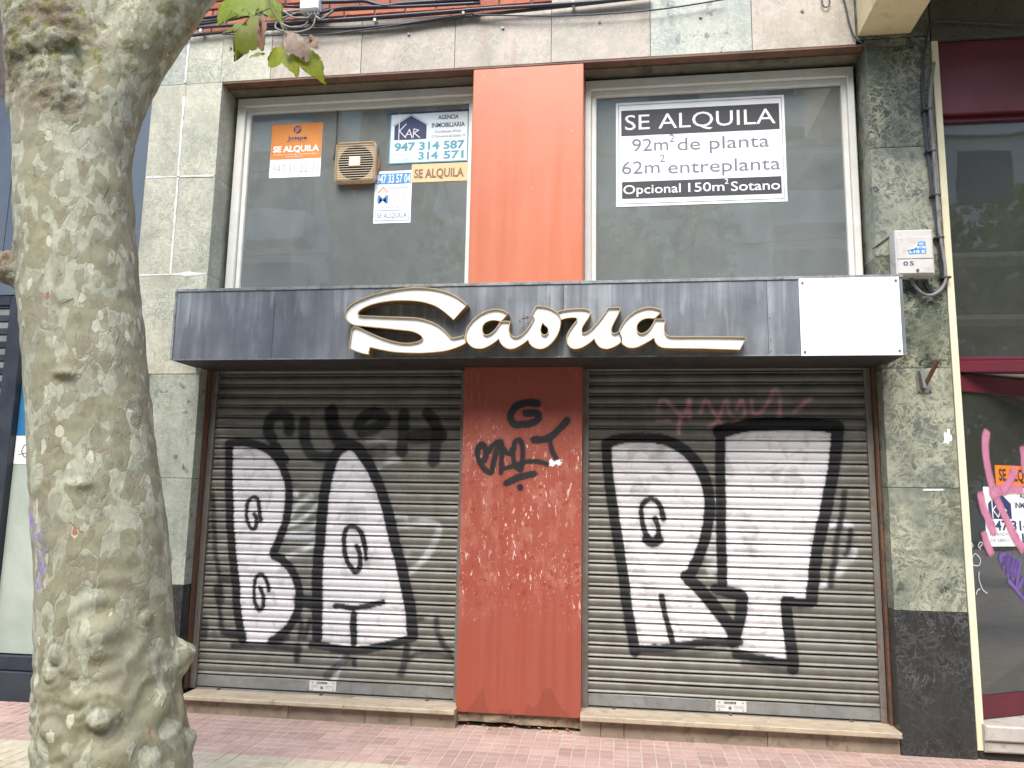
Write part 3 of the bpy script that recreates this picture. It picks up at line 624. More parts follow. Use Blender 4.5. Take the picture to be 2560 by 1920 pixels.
STR_L = [('k',0.0319,1,[(-2.936,1.874),(-2.92,1.616),(-2.896,1.401),(-2.86,1.118),(-2.835,0.989),(-2.808,0.851),(-2.786,0.693),(-2.757,0.543),(-2.725,0.45)]),('k',0.0319,1,[(-2.936,1.874),(-2.875,1.889),(-2.774,1.886),(-2.679,1.861),(-2.6,1.822),(-2.535,1.757),(-2.484,1.679),(-2.449,1.601),(-2.436,1.515),(-2.437,1.409),(-2.446,1.317),(-2.471,1.233),(-2.497,1.162),(-2.51,1.131),(-2.528,1.067),(-2.466,1.034),(-2.395,0.974),(-2.346,0.9),(-2.318,0.818),(-2.31,0.73),(-2.33,0.641),(-2.377,0.558),(-2.432,0.502),(-2.502,0.452)]),('k',0.0415,1,[(-2.572,1.858),(-2.49,1.765)]),('k',0.0208,0.85,[(-2.796,0.409),(-2.596,0.418),(-2.375,0.413),(-2.287,0.407)]),('k',0.0411,1,[(-2.161,0.499),(-2.175,0.752),(-2.182,0.922),(-2.183,1.094),(-2.176,1.135),(-2.176,1.274),(-2.169,1.414),(-2.158,1.555),(-2.142,1.662),(-2.117,1.755),(-2.076,1.827),(-2.026,1.866),(-1.982,1.881),(-1.928,1.856),(-1.874,1.793),(-1.818,1.715),(-1.762,1.61),(-1.714,1.499),(-1.673,1.389),(-1.639,1.272),(-1.605,1.15),(-1.601,1.143),(-1.561,1.025),(-1.53,0.908),(-1.498,0.791),(-1.477,0.692),(-1.465,0.593),(-1.458,0.536)]),('k',0.0415,1,[(-2.055,1.855),(-1.982,1.881),(-1.906,1.842)]),('k',0.0286,0.95,[(-1.455,0.519),(-1.575,0.481),(-1.697,0.448),(-1.82,0.422),(-1.945,0.416),(-2.09,0.431),(-2.199,0.439)]),('k',0.0156,1,[(-2.646,1.313),(-2.664,1.405),(-2.683,1.469),(-2.715,1.482),(-2.751,1.453),(-2.761,1.382),(-2.748,1.311),(-2.722,1.262),(-2.698,1.249),(-2.677,1.27),(-2.682,1.334),(-2.702,1.358)]),('k',0.0156,1,[(-2.548,0.804),(-2.559,0.852),(-2.584,0.899),(-2.623,0.922),(-2.655,0.89),(-2.661,0.821),(-2.656,0.752),(-2.638,0.698),(-2.61,0.668),(-2.582,0.7),(-2.586,0.755),(-2.604,0.802),(-2.624,0.829)]),('k',0.019,1,[(-1.827,1.117),(-1.853,1.205),(-1.885,1.26),(-1.93,1.283),(-1.973,1.272),(-1.993,1.223),(-1.994,1.167),(-1.987,1.105),(-1.983,1.082),(-1.957,1.022),(-1.919,0.977),(-1.895,0.956),(-1.87,0.991),(-1.868,1.051),(-1.875,1.102),(-1.898,1.144)]),('k',0.0147,1,[(-1.846,1.171),(-1.83,1.112),(-1.823,1.052)]),('k',0.0208,1,[(-2.037,0.714),(-2.005,0.719),(-1.915,0.708),(-1.807,0.724),(-1.684,0.756)]),('k',0.026,1,[(-1.894,0.664),(-1.895,0.593),(-1.885,0.469)]),('k',0.0195,0.9,[(-1.879,0.353),(-1.873,0.32)]),('k',0.0303,0.7,[(-1.933,0.359),(-2.01,0.29),(-2.07,0.237)]),('k',0.026,0.85,[(-1.494,0.452),(-1.512,0.337),(-1.535,0.27)]),('k',0.0156,0.75,[(-1.483,0.37),(-1.414,0.418),(-1.31,0.427),(-1.206,0.407),(-1.145,0.389)]),('k',0.0216,0.8,[(-1.287,0.649),(-1.275,0.559),(-1.225,0.471),(-1.181,0.432)]),('k',0.0195,0.8,[(-1.449,0.643),(-1.392,0.65)]),('k',0.045,0.87,[(-2.599,1.923),(-2.634,1.982),(-2.624,2.062),(-2.557,2.099),(-2.479,2.077),(-2.465,1.982)]),('k',0.045,0.87,[(-2.347,2.048),(-2.34,1.925),(-2.273,1.803),(-2.159,1.783)]),('k',0.045,0.87,[(-2.139,2.107),(-2.125,1.984),(-2.06,1.884)]),('k',0.0519,0.87,[(-2.144,2.129),(-2.124,2.035),(-2.059,1.927)]),('k',0.045,0.87,[(-1.929,2.021),(-1.873,2.101),(-1.785,2.115),(-1.724,2.072),(-1.78,2.015),(-1.897,1.971)]),('k',0.045,0.87,[(-1.585,2.109),(-1.579,1.952),(-1.589,1.831)]),('k',0.0554,0.87,[(-1.498,1.938),(-1.303,1.953)]),('k',0.045,0.87,[(-1.403,2.116),(-1.334,2.024),(-1.331,1.918),(-1.347,1.763)]),('k',0.0415,0.5,[(-1.86,1.814),(-1.743,1.844)]),('k',0.019,0.8,[(-3.039,1.498),(-3.018,1.327),(-2.993,1.115),(-2.971,1.02),(-2.938,0.895),(-2.923,0.799),(-2.934,0.743),(-2.909,0.606),(-2.878,0.505),(-2.72,0.49)]),('k',0.0152,0.8,[(-3.079,1.269),(-3.07,1.113),(-3.07,1.116)]),('k',0.0346,0.8,[(-2.947,0.812),(-2.918,0.73)]),('k',0.0381,0.75,[(-3.042,0.567),(-3.034,0.471)]),('k',0.0208,0.5,[(-2.945,0.495),(-2.925,0.435)]),('k',0.0312,0.6,[(-2.899,0.883),(-2.83,0.871)]),('k',0.045,0.9,[(-2.315,0.757),(-2.174,0.714)]),('k',0.0194,0.85,[(-2.308,0.642),(-2.282,0.562),(-2.292,0.487)]),('k',0.0194,0.85,[(-2.222,0.604),(-2.255,0.489)]),('k',0.0277,0.8,[(-2.181,0.586),(-2.154,0.5)]),('k',0.0242,0.9,[(-2.303,0.427),(-2.304,0.333)]),('k',0.0208,0.8,[(-2.38,0.49),(-2.479,0.433)]),('k',0.0312,0.7,[(-2.87,0.498),(-2.734,0.483)]),('s',0.0208,0.85,[(-2.388,1.52),(-2.379,1.509)]),('s',0.0208,0.7,[(-2.263,1.497),(-2.342,1.446),(-2.406,1.389),(-2.411,1.346)]),('s',0.0173,0.7,[(-2.207,1.435),(-2.313,1.341),(-2.429,1.276)]),('s',0.0208,0.6,[(-2.207,1.301),(-2.279,1.258),(-2.439,1.205),(-2.312,1.201),(-2.216,1.211)]),('s',0.0152,0.5,[(-2.199,1.162),(-2.292,1.104)]),('s',0.0173,0.55,[(-2.242,1.137),(-2.343,1.093),(-2.444,1.042)]),('s',0.0138,0.4,[(-1.849,1.907),(-1.746,1.915),(-1.628,1.902)]),('s',0.0208,0.4,[(-1.774,1.702),(-1.71,1.752),(-1.609,1.774)]),('s',0.0194,0.55,[(-1.629,1.369),(-1.549,1.357),(-1.534,1.336)]),('s',0.0242,0.5,[(-1.618,1.286),(-1.518,1.309),(-1.376,1.326),(-1.296,1.293),(-1.308,1.225),(-1.335,1.156),(-1.393,1.064),(-1.505,0.959)]),('s',0.0216,0.5,[(-1.545,1.068),(-1.51,1.094)]),('s',0.026,0.35,[(-2.024,0.215),(-1.968,0.341)])]
STR_R = [('p',0.0131,0.62,[(0.264,2.137),(0.288,2.214),(0.329,2.202),(0.403,2.125),(0.449,2.107),(0.485,2.214)]),('p',0.0131,0.62,[(0.485,2.214),(0.483,2.09)]),('p',0.0131,0.62,[(0.42,2.101),(0.407,1.984)]),('p',0.0131,0.62,[(0.264,2.063),(0.345,2.066)]),('p',0.0131,0.62,[(0.557,2.119),(0.599,2.214),(0.649,2.126),(0.677,2.102)]),('p',0.0131,0.62,[(0.618,2.026),(0.676,2.073),(0.736,2.214),(0.756,2.126),(0.812,2.073),(0.857,2.109),(0.858,2.149),(0.838,2.214),(0.808,2.149)]),('p',0.0131,0.62,[(0.676,2.073),(0.704,2.047)]),('p',0.0131,0.62,[(0.911,2.214),(0.914,2.132),(0.947,2.118),(0.993,2.155),(1.028,2.214),(1.075,2.29),(1.101,2.214),(1.092,2.098)]),('p',0.0131,0.62,[(1.301,2.225),(1.193,2.133)]),('k',0.0367,1,[(-0.094,1.888),(-0.091,1.779),(-0.081,1.677),(-0.064,1.543),(-0.044,1.409),(-0.024,1.277),(0.007,1.08),(0.027,0.951),(0.039,0.838),(0.059,0.71),(0.079,0.599),(0.091,0.513),(0.099,0.493)]),('k',0.0381,1,[(-0.094,1.901),(-0.029,1.929),(0.052,1.942),(0.153,1.944),(0.253,1.941),(0.34,1.922),(0.406,1.888),(0.471,1.842),(0.529,1.772),(0.574,1.686),(0.598,1.6),(0.61,1.521),(0.608,1.422),(0.59,1.324),(0.572,1.241),(0.543,1.168),(0.513,1.094),(0.48,1.029),(0.443,1.0)]),('k',0.0411,1,[(0.467,0.976),(0.534,0.918),(0.597,0.849),(0.659,0.772),(0.713,0.703),(0.747,0.642),(0.75,0.603)]),('k',0.0277,0.95,[(0.127,0.51),(0.272,0.52),(0.401,0.542),(0.52,0.566),(0.639,0.579),(0.789,0.581)]),('k',0.0199,0.5,[(0.119,0.486),(0.4,0.491),(0.559,0.509),(0.678,0.537)]),('k',0.0208,1,[(0.277,0.866),(0.295,0.767),(0.322,0.664),(0.346,0.567)]),('k',0.0194,1,[(0.297,1.383),(0.282,1.449),(0.256,1.498),(0.21,1.519),(0.163,1.493),(0.144,1.44),(0.152,1.367),(0.168,1.301),(0.188,1.256),(0.227,1.237),(0.26,1.257),(0.261,1.316),(0.248,1.362),(0.238,1.385)]),('k',0.0312,1,[(0.177,1.24),(0.222,1.217),(0.267,1.238)]),('k',0.0242,1,[(0.181,1.262),(0.227,1.23),(0.26,1.271)]),('k',0.045,1,[(0.684,1.995),(0.75,2.002),(0.704,2.003),(0.79,2.014),(0.888,2.04),(1.018,2.05),(1.146,2.051),(1.274,2.048),(1.4,2.035),(1.472,2.022)]),('k',0.0409,1,[(1.473,2.032),(1.465,1.926),(1.448,1.808),(1.431,1.71),(1.409,1.612),(1.386,1.515),(1.364,1.424),(1.342,1.341),(1.323,1.26),(1.304,1.172),(1.289,1.069),(1.273,0.958),(1.258,0.868)]),('k',0.0303,1,[(1.103,0.866),(1.169,0.853),(1.25,0.852)]),('k',0.0173,0.6,[(1.145,0.821),(1.245,0.816)]),('k',0.0381,1,[(1.098,0.858),(1.098,0.78),(1.105,0.687),(1.114,0.594),(1.126,0.495),(1.127,0.422)]),('k',0.026,1,[(0.762,0.498),(0.878,0.486),(0.994,0.474),(1.125,0.46)]),('k',0.0242,0.6,[(0.815,0.447),(0.97,0.43),(1.138,0.411)]),('k',0.0346,1,[(0.694,1.988),(0.687,1.787),(0.687,1.654),(0.685,1.456),(0.682,1.261),(0.685,1.115),(0.684,0.955)]),('k',0.0346,1,[(0.637,0.922),(0.684,0.907),(0.747,0.901),(0.807,0.892),(0.817,0.833),(0.8,0.738),(0.773,0.643),(0.74,0.571)]),('k',0.0303,1,[(0.67,0.931),(0.725,0.897),(0.796,0.891)]),('k',0.0346,1,[(0.803,0.832),(0.792,0.722),(0.758,0.595)]),('k',0.0208,0.9,[(1.501,1.588),(1.484,1.472),(1.461,1.375),(1.43,1.231),(1.419,1.135),(1.4,1.056),(1.385,0.969)]),('k',0.0173,0.9,[(1.529,1.345),(1.518,1.256),(1.506,1.201),(1.489,1.169)]),('s',0.0173,0.8,[(1.386,1.358),(1.443,1.378)]),('s',0.0173,0.8,[(1.48,1.382),(1.529,1.364)]),('s',0.0303,0.5,[(1.537,1.194),(1.479,1.113),(1.431,1.049)]),('s',0.019,0.7,[(1.319,0.959),(1.367,0.984)]),('s',0.0173,0.7,[(0.645,1.515),(0.645,1.502)]),('s',0.0173,0.6,[(0.644,1.436),(0.643,1.423)]),('s',0.0173,0.6,[(0.642,1.364),(0.642,1.351)]),('s',0.0208,0.6,[(0.637,1.286),(0.637,1.26)]),('s',0.039,0.4,[(0.612,1.202),(0.617,1.049)])]
STR_G = [('k',0.0265,1,[(-0.576,2.173),(-0.649,2.179),(-0.713,2.162),(-0.753,2.121),(-0.767,2.074),(-0.745,2.028),(-0.687,2.021),(-0.617,2.033),(-0.571,2.063),(-0.578,2.098),(-0.618,2.104),(-0.659,2.101)]),('k',0.0253,1,[(-0.598,1.916),(-0.523,1.919),(-0.466,1.948),(-0.415,2.0),(-0.369,2.052)]),('k',0.0177,1,[(-0.489,1.914),(-0.471,1.839),(-0.442,1.788)]),('k',0.0206,1,[(-0.948,1.766),(-0.934,1.818),(-0.953,1.87),(-0.977,1.875),(-0.999,1.829),(-0.986,1.766),(-0.938,1.703),(-0.896,1.686),(-0.88,1.755),(-0.859,1.842),(-0.842,1.9)]),('k',0.0194,1,[(-0.917,1.835),(-0.877,1.882),(-0.836,1.9),(-0.824,1.842),(-0.826,1.681)]),('k',0.02,1,[(-0.824,1.865),(-0.777,1.814),(-0.742,1.843),(-0.732,1.9),(-0.703,1.912),(-0.679,1.872),(-0.675,1.815),(-0.682,1.729),(-0.694,1.706),(-0.729,1.74),(-0.754,1.843)]),('k',0.0188,1,[(-0.798,1.713),(-0.729,1.734),(-0.654,1.758),(-0.579,1.764),(-0.504,1.748)]),('k',0.0253,1,[(-0.784,1.608),(-0.71,1.649),(-0.635,1.672),(-0.595,1.679)]),('k',0.0241,1,[(-0.689,1.584),(-0.687,1.578)])]
TORN = [(-0.496,1.779),(-0.473,1.781),(-0.447,1.768),(-0.419,1.778),(-0.402,1.775),(-0.407,1.743),(-0.43,1.735),(-0.444,1.746),(-0.464,1.729),(-0.487,1.737)]
LEAF = [[(-1.83,3.63),(-1.824,3.65),(-1.833,3.664),(-1.825,3.686),(-1.832,3.705),(-1.823,3.757),(-1.741,3.802),(-1.615,3.782),(-1.537,3.734),(-1.535,3.683),(-1.526,3.643),(-1.55,3.655),(-1.572,3.652),(-1.601,3.669),(-1.616,3.705),(-1.628,3.703),(-1.638,3.668),(-1.653,3.644),(-1.672,3.665),(-1.683,3.691),(-1.696,3.695),(-1.701,3.676),(-1.716,3.645),(-1.74,3.658),(-1.757,3.682),(-1.772,3.662),(-1.777,3.636)],[(-1.612,3.65),(-1.637,3.649),(-1.654,3.634),(-1.665,3.607),(-1.688,3.586),(-1.705,3.562),(-1.723,3.531),(-1.71,3.499),(-1.717,3.427),(-1.696,3.448),(-1.679,3.462),(-1.654,3.457),(-1.643,3.475),(-1.624,3.474),(-1.61,3.489),(-1.601,3.523),(-1.604,3.58),(-1.601,3.627)],[(-1.605,3.644),(-1.567,3.622),(-1.556,3.551),(-1.566,3.514),(-1.56,3.495),(-1.568,3.464),(-1.577,3.46),(-1.6,3.476),(-1.594,3.504),(-1.602,3.529),(-1.604,3.58)],[(-1.648,3.637),(-1.684,3.624),(-1.721,3.611),(-1.75,3.587),(-1.783,3.57),(-1.749,3.573),(-1.706,3.575),(-1.679,3.592),(-1.659,3.613)],[(-1.467,3.511),(-1.492,3.506),(-1.509,3.493),(-1.55,3.505),(-1.554,3.482),(-1.571,3.461),(-1.56,3.426),(-1.56,3.407),(-1.545,3.394),(-1.523,3.386),(-1.502,3.388),(-1.482,3.399),(-1.468,3.383),(-1.449,3.363),(-1.433,3.35),(-1.42,3.34),(-1.403,3.317),(-1.403,3.342),(-1.396,3.375),(-1.38,3.365),(-1.36,3.342),(-1.336,3.335),(-1.318,3.324),(-1.291,3.307),(-1.301,3.342),(-1.298,3.372),(-1.307,3.404),(-1.321,3.435),(-1.343,3.455),(-1.38,3.47),(-1.427,3.492)],[(-1.449,3.531),(-1.465,3.517),(-1.465,3.476),(-1.463,3.445),(-1.449,3.413),(-1.431,3.421),(-1.413,3.417),(-1.388,3.403),(-1.366,3.387),(-1.352,3.4),(-1.351,3.437),(-1.349,3.456),(-1.369,3.482),(-1.394,3.502),(-1.422,3.52)],[(-1.568,3.455),(-1.599,3.463),(-1.623,3.449),(-1.646,3.435),(-1.615,3.436),(-1.592,3.447)],[(-1.353,3.518),(-1.354,3.49),(-1.368,3.476),(-1.343,3.462),(-1.325,3.448),(-1.308,3.453),(-1.326,3.47),(-1.321,3.488),(-1.34,3.505)]]
TWIG = [[(-1.584,3.786),(-1.563,3.704),(-1.551,3.668),(-1.524,3.625),(-1.503,3.592),(-1.482,3.552),(-1.465,3.514)],[(-1.5,3.592),(-1.447,3.531)],[(-1.551,3.668),(-1.605,3.647)]]
CAB = [(0.011,[(-3.46,5.12),(-3.117,5.133),(-2.681,5.133),(-1.961,5.094),(-1.041,5.13),(-0.481,5.15),(0.243,5.184)]),(0.005,[(-3.115,5.108),(-2.379,5.051),(-1.959,5.064),(-1.165,5.133),(-1.04,5.121),(-0.371,5.068),(0.242,5.066),(0.769,5.114)]),(0.012,[(-3.402,5.166),(-3.156,5.173),(-2.671,5.163),(-2.138,5.156),(-1.278,5.159),(-1.041,5.162),(-0.298,5.156),(0.243,5.164)]),(0.012,[(-3.346,5.23),(-3.041,5.258),(-2.725,5.254),(-2.485,5.242),(-2.202,5.258),(-1.968,5.253),(-1.043,5.231)]),(0.01,[(-2.681,5.319),(-2.465,5.296)]),(0.013,[(-2.323,5.317),(-2.087,5.305),(-1.947,5.298),(-1.794,5.246),(-1.622,5.254),(-1.043,5.249)]),(0.009,[(-3.369,5.213),(-2.967,5.25),(-2.826,5.317),(-2.683,5.344)]),(0.009,[(-3.372,5.258),(-3.127,5.271),(-2.8,5.284),(-2.485,5.236)]),(0.01,[(-2.306,5.223),(-2.143,5.254),(-1.945,5.249),(-1.621,5.227),(-1.043,5.213)]),(0.009,[(-2.79,5.141),(-2.433,5.165),(-1.964,5.158),(-1.042,5.169)]),(0.007,[(-2.316,5.187),(-2.247,5.212),(-2.178,5.25),(-1.969,5.271)])]
LOOP = [[(-2.395,5.203),(-2.403,5.136),(-2.46,5.106),(-2.555,5.117),(-2.636,5.172),(-2.639,5.215),(-2.587,5.242),(-2.469,5.251)],[(-2.329,5.174),(-2.354,5.096),(-2.434,5.063),(-2.54,5.061),(-2.643,5.099),(-2.652,5.142),(-2.595,5.187),(-2.467,5.227)],[(-2.366,5.201),(-2.393,5.17),(-2.5,5.178),(-2.561,5.215),(-2.624,5.263)],[(-2.323,5.173),(-2.286,5.146),(-2.241,5.167),(-2.185,5.212)]]
CLIP = [(-3.295,5.146),(-1.862,5.136),(-1.168,5.147),(-0.335,5.161)]
JBOX = [(-2.449,5.292),(-2.298,5.222)]
PINK = [[(0.221,2.021),(0.191,1.939),(0.189,1.811),(0.218,1.661),(0.262,1.551),(0.337,1.418),(0.413,1.292),(0.484,1.213)],[(0.193,1.574),(0.268,1.607),(0.381,1.625),(0.53,1.624)],[(0.46,1.78),(0.386,1.673),(0.3,1.599)],[(0.11,1.611),(0.127,1.51),(0.172,1.417),(0.222,1.316)],[(0.117,1.354),(0.137,1.277),(0.182,1.184)],[(0.539,1.929),(0.537,1.807),(0.551,1.726)]]
VIOLET = [[(0.264,1.137),(0.258,1.184),(0.303,1.191),(0.272,1.106),(0.336,1.199),(0.312,1.067),(0.368,1.183),(0.353,1.043),(0.421,1.159),(0.391,0.981),(0.468,1.065)],[(0.298,1.044),(0.369,0.981),(0.44,0.918),(0.491,0.979)]]
PENW = [[(0.003,1.277),(0.017,1.254),(-0.017,1.232)],[(0.069,1.239),(0.104,1.269),(0.083,1.277),(0.065,1.254),(0.084,1.231)],[(0.006,1.133),(0.059,1.132),(0.073,1.17),(0.034,1.205),(0.005,1.178),(0.006,1.133)],[(0.055,1.094),(0.05,1.041),(0.076,0.98),(0.116,0.953)],[(0.015,0.948),(0.028,0.974),(0.055,0.985)]]
ANG = 0.49377
COND = [(0.012,[(1.922,-0.04,3.033),(1.926,-0.04,2.997),(1.94,-0.04,2.957),(1.97,-0.04,2.913),(2.012,-0.04,2.886),(2.059,-0.04,2.889),(2.107,-0.04,2.924),(2.136,-0.04,2.976),(2.139,-0.04,3.028),(2.14,-0.04,3.075),(2.133,-0.04,3.167),(2.124,-0.04,3.267),(2.119,-0.04,3.368),(2.115,-0.04,3.977),(2.111,-0.04,4.213),(2.125,-0.04,4.348),(2.155,-0.04,4.535)]),(0.008,[(2.01,-0.02,2.985),(2.022,-0.02,2.945),(2.049,-0.02,2.913),(2.078,-0.02,2.908),(2.112,-0.02,2.935),(2.131,-0.02,2.982),(2.133,-0.02,3.074),(2.127,-0.02,3.194),(2.116,-0.02,3.315),(2.091,-0.02,3.821),(2.081,-0.02,4.242),(2.082,-0.02,4.448),(2.117,-0.02,4.67),(2.172,-0.02,4.841),(2.369,-0.02,4.836),(2.758,-0.02,4.782)]),(0.006,[(2.03,-0.02,2.984),(2.041,-0.02,2.948),(2.064,-0.02,2.916),(2.097,-0.02,2.927),(2.122,-0.02,2.974),(2.124,-0.02,3.074),(2.116,-0.02,3.194),(2.111,-0.02,3.315),(2.081,-0.02,3.905),(2.078,-0.02,4.293),(2.093,-0.02,4.464),(2.079,-0.02,4.673),(1.904,-0.02,4.676),(1.774,-0.02,4.693),(1.661,-0.02,4.754),(1.62,-0.02,4.881),(1.602,-0.02,5.007),(1.569,-0.02,5.172)]),(0.005,[(1.699,-0.01,3.222),(1.761,-0.01,3.269),(1.838,-0.01,3.324),(1.883,-0.01,3.339)]),(0.005,[(1.488,-0.02,5.124),(1.493,-0.02,5.052),(1.476,-0.02,5.017),(1.445,-0.02,5.034),(1.441,-0.02,5.128)])]
CCLIP = [(2.094,-0.03,4.194),(2.099,-0.03,3.891),(2.11,-0.03,3.577),(2.115,-0.03,3.279),(2.142,-0.03,3.004)]
RP = [(0.267,1.782),(0.272,1.646),(0.547,1.782),(0.145,1.636),(0.14,1.25),(0.531,1.636)]

# ================================================================== the ground
GZ = -0.02
def sheet(name, x0, x1, y0, y1, z, mat, n=1):
    v = [(x0, y0, z), (x1, y0, z), (x1, y1, z), (x0, y1, z)]
    return tag(link(name, new_mesh(name, v, [(0, 1, 2, 3)]), mat), kind='structure')
sheet('ground', -150, 150, -200, 60, GZ - 0.16, 'asphalt')
sidewalk = tag(link('sidewalk', new_mesh('sidewalk', *(lambda v, f: (add_box(v, f, -30, 30, -6.4, 6.0, GZ - 0.15, GZ - 0.0032), (v, f))[1])([], [])), 'grout'), kind='structure')
kerb = tag(boxes('kerb', [(-30, 30, -6.58, -6.405, GZ - 0.15, GZ + 0.002)], 'facade_trim', None, 0.01), kind='structure')

TS = 0.168
def tile_mesh(name):
    v, f = [], []
    g, c = 0.0035, 0.004
    for i in (0, 1):
        for j in (0, 1):
            x0 = (i - 1) * TS / 2 + g; x1 = i * TS / 2 - g
            y0 = (j - 1) * TS / 2 + g; y1 = j * TS / 2 - g
            b = len(v)
            for d, z in ((0, -0.006), (0, -0.002), (c, 0.0)):
                v += [(x0 + d, y0 + d, z), (x1 - d, y0 + d, z), (x1 - d, y1 - d, z), (x0 + d, y1 - d, z)]
            for k in (0, 4):
                for q in range(4):
                    f.append((b + k + q, b + k + (q + 1) % 4, b + k + 4 + (q + 1) % 4, b + k + 4 + q))
            f.append((b + 8, b + 9, b + 10, b + 11))
    return new_mesh(name, v, f)
tm = {}
for nm, mt in (('red', 'tile_red'), ('cream', 'tile_cream')):
    tm[nm] = tile_mesh('paving_tile_' + nm)
    tm[nm].materials.append(M[mt])
far = {'red': ([], []), 'cream': ([], [])}
tv = np.array([q.co[:] for q in tm['red'].vertices]); tf = [tuple(p.vertices) for p in tm['red'].polygons]
for i in range(-36, 27):
    for j in range(-32, 6):
        x = -0.884 + TS * (i + 0.5); y = -0.766 + TS * (j + 0.5)
        kind = 'red' if j >= 0 else 'cream'
        if y > 0.6 or (y > 0.09 and x < 2.1):
            continue
        z = GZ + random.uniform(-0.0016, 0.0012)
        near = (y > -1.164 + 0.193 * (x + 2.73) - 0.13) and -4.95 < x < 2.75
        if near:
            o = bpy.data.objects.new('paving_tile', tm[kind])
            C.objects.link(o)
            o.parent = sidewalk
            o.location = (x, y, z)
            o.rotation_euler = (random.uniform(-0.006, 0.006), random.uniform(-0.006, 0.006), 0)
        elif -6.3 < y and abs(x + 0.8) < 5.6:
            v, f = far[kind]
            b = len(v)
            v += [(a[0] + x, a[1] + y, a[2] + z) for a in tv]
            f += [tuple(b + k for k in q) for q in tf]
for nm, mt in (('red', 'tile_red'), ('cream', 'tile_cream')):
    if far[nm][0]:
        o = link('paving_field', new_mesh('paving_field', *far[nm]), mt, sidewalk)
        o['kind'] = 'stuff'

# ================================================================== the shop building
shop = empty('shop_building', 'shop building clad in pale green marble with an orange panel between two windows', 'building')
XL0, XL1, XR0, XR1 = -3.70, -3.11, 1.72, 2.155
LZ, LT = 4.727, 5.172
J = 0.0015
def slab(x0, x1, z0, z1, mat, y0=0.0, y1=0.26, dy=None):
    d = random.uniform(-0.0015, 0.002) if dy is None else dy
    return box('marble_slab', x0 + J, x1 - J, y0 + d, y1, z0 + J, z1 - J, mat, shop, 0.002)
# backing walls behind the cladding
boxes('wall', [(-3.69, -3.125, 0.262, 0.7, GZ, 4.70), (1.735, 2.15, 0.262, 0.7, GZ, 4.70), (-4.6, 4.6, 0.10, 0.9, 4.74, 9.5),
               (-1.08, -0.272, 0.262, 0.5, GZ, 4.70), (-3.12, 1.73, 0.36, 0.6, 2.40, 3.04), (-3.12, 1.73, 0.40, 0.6, GZ, 2.39)], 'mortar', shop)
# left pilaster
for z0, z1 in ((3.95, LZ), (3.161, 3.95)):
    slab(XL0, -3.415, z0, z1, 'marble_pale'); slab(-3.415, XL1, z0, z1, 'marble_pale')
for z0, z1, m in ((2.387, 3.161, 'marble_pale'), (1.611, 2.387, 'marble_mid'), (0.848, 1.611, 'marble_mid')):
    slab(XL0, XL1, z0, z1, m)
slab(XL0, XL1, GZ - 0.01, 0.848, 'base_stone', -0.006)
# right pilaster
for z0, z1, m in ((3.946, LZ + 0.03, 'marble_dark'), (3.173, 3.946, 'marble_vein'), (2.402, 3.173, 'marble_dark'), (1.619, 2.402, 'marble_vein'), (0.846, 1.619, 'marble_vein')):
    slab(XR0, XR1, z0, z1, m)
slab(XR0 - 0.006, XR1 + 0.004, GZ - 0.01, 0.846, 'base_stone', -0.008)
# lintel course
ls = [-4.55, -3.95, -3.426, -3.128, -2.714, -1.978, -1.239, -0.502, 0.229, 0.953, 1.665]
lm = ['marble_green', 'marble_green', 'marble_pale', 'marble_pale', 'marble_rose', 'marble_rose', 'marble_rose', 'marble_rose', 'marble_green', 'marble_rose']
for a, b, m in zip(ls[:-1], ls[1:], lm):
    slab(a, b, LZ, LT if b < -0.4 else 5.6, m, 0.0, 0.12)
slab(1.665, 2.16, LZ + 0.035, 5.6, 'marble_dark', 0.0, 0.12)
# white mortar smeared along the joints of the left pilaster and lintel
def grout_line(a, b, w, y=-0.0035):
    a = Vector((a[0], 0, a[1])); b = Vector((b[0], 0, b[1]))
    d = (b - a); L = d.length; d.normalize(); s = Vector((-d.z, 0, d.x))
    v, f = [], []
    n = max(6, int(L / 0.03))
    for i in range(n + 1):
        p = a + d * L * i / n
        k = w * (0.55 + 1.1 * mnoise.noise(Vector((p.x * 9, 3.1, p.z * 9))) ** 2 * 2 + random.uniform(-0.12, 0.2))
        off = s * random.uniform(-0.0015, 0.0015)
        for sg in (-1, 1):
            q = p + s * k * sg + off
            v += [(q.x, y, q.z), (q.x, 0.004, q.z)]
    for i in range(n):
        o = i * 4
        f += [(o, o + 2, o + 6, o + 4), (o, o + 4, o + 5, o + 1), (o + 2, o + 3, o + 7, o + 6)]
    me = new_mesh('joint_mortar', v, f)
    ob = fix(link('joint_mortar', me, 'grout_white', shop))
    ob['label'] = 'white mortar smeared over a joint'
grout_line((-3.415, 3.161), (-3.424, 4.62), 0.011)
grout_line((-3.69, 3.955), (-3.12, 3.948), 0.0085)
grout_line((-3.69, 3.161), (-3.12, 3.162), 0.0085)
grout_line((-3.426, 4.74), (-3.423, 5.16), 0.010)
for x, z in ((-3.06, 5.011), (-1.604, 5.031), (-0.871, 5.031), (-0.141, 5.025), (0.593, 5.015), (1.307, 5.011)):
    cyl('screw', (x, -0.004, z), (0, 1, 0), 0.011, 0.014, 'bolt', shop, 10)
# soffit above the windows
box('soffit_angle', XL1 + 0.002, XR0 - 0.002, 0.002, 0.088, LZ - 0.014, LZ - 0.001, 'brown_angle', shop)
box('soffit_stone', XL1 + 0.002, XR0 - 0.002, 0.090, 0.262, LZ - 0.024, LZ - 0.001, 'soffit_stone', shop)
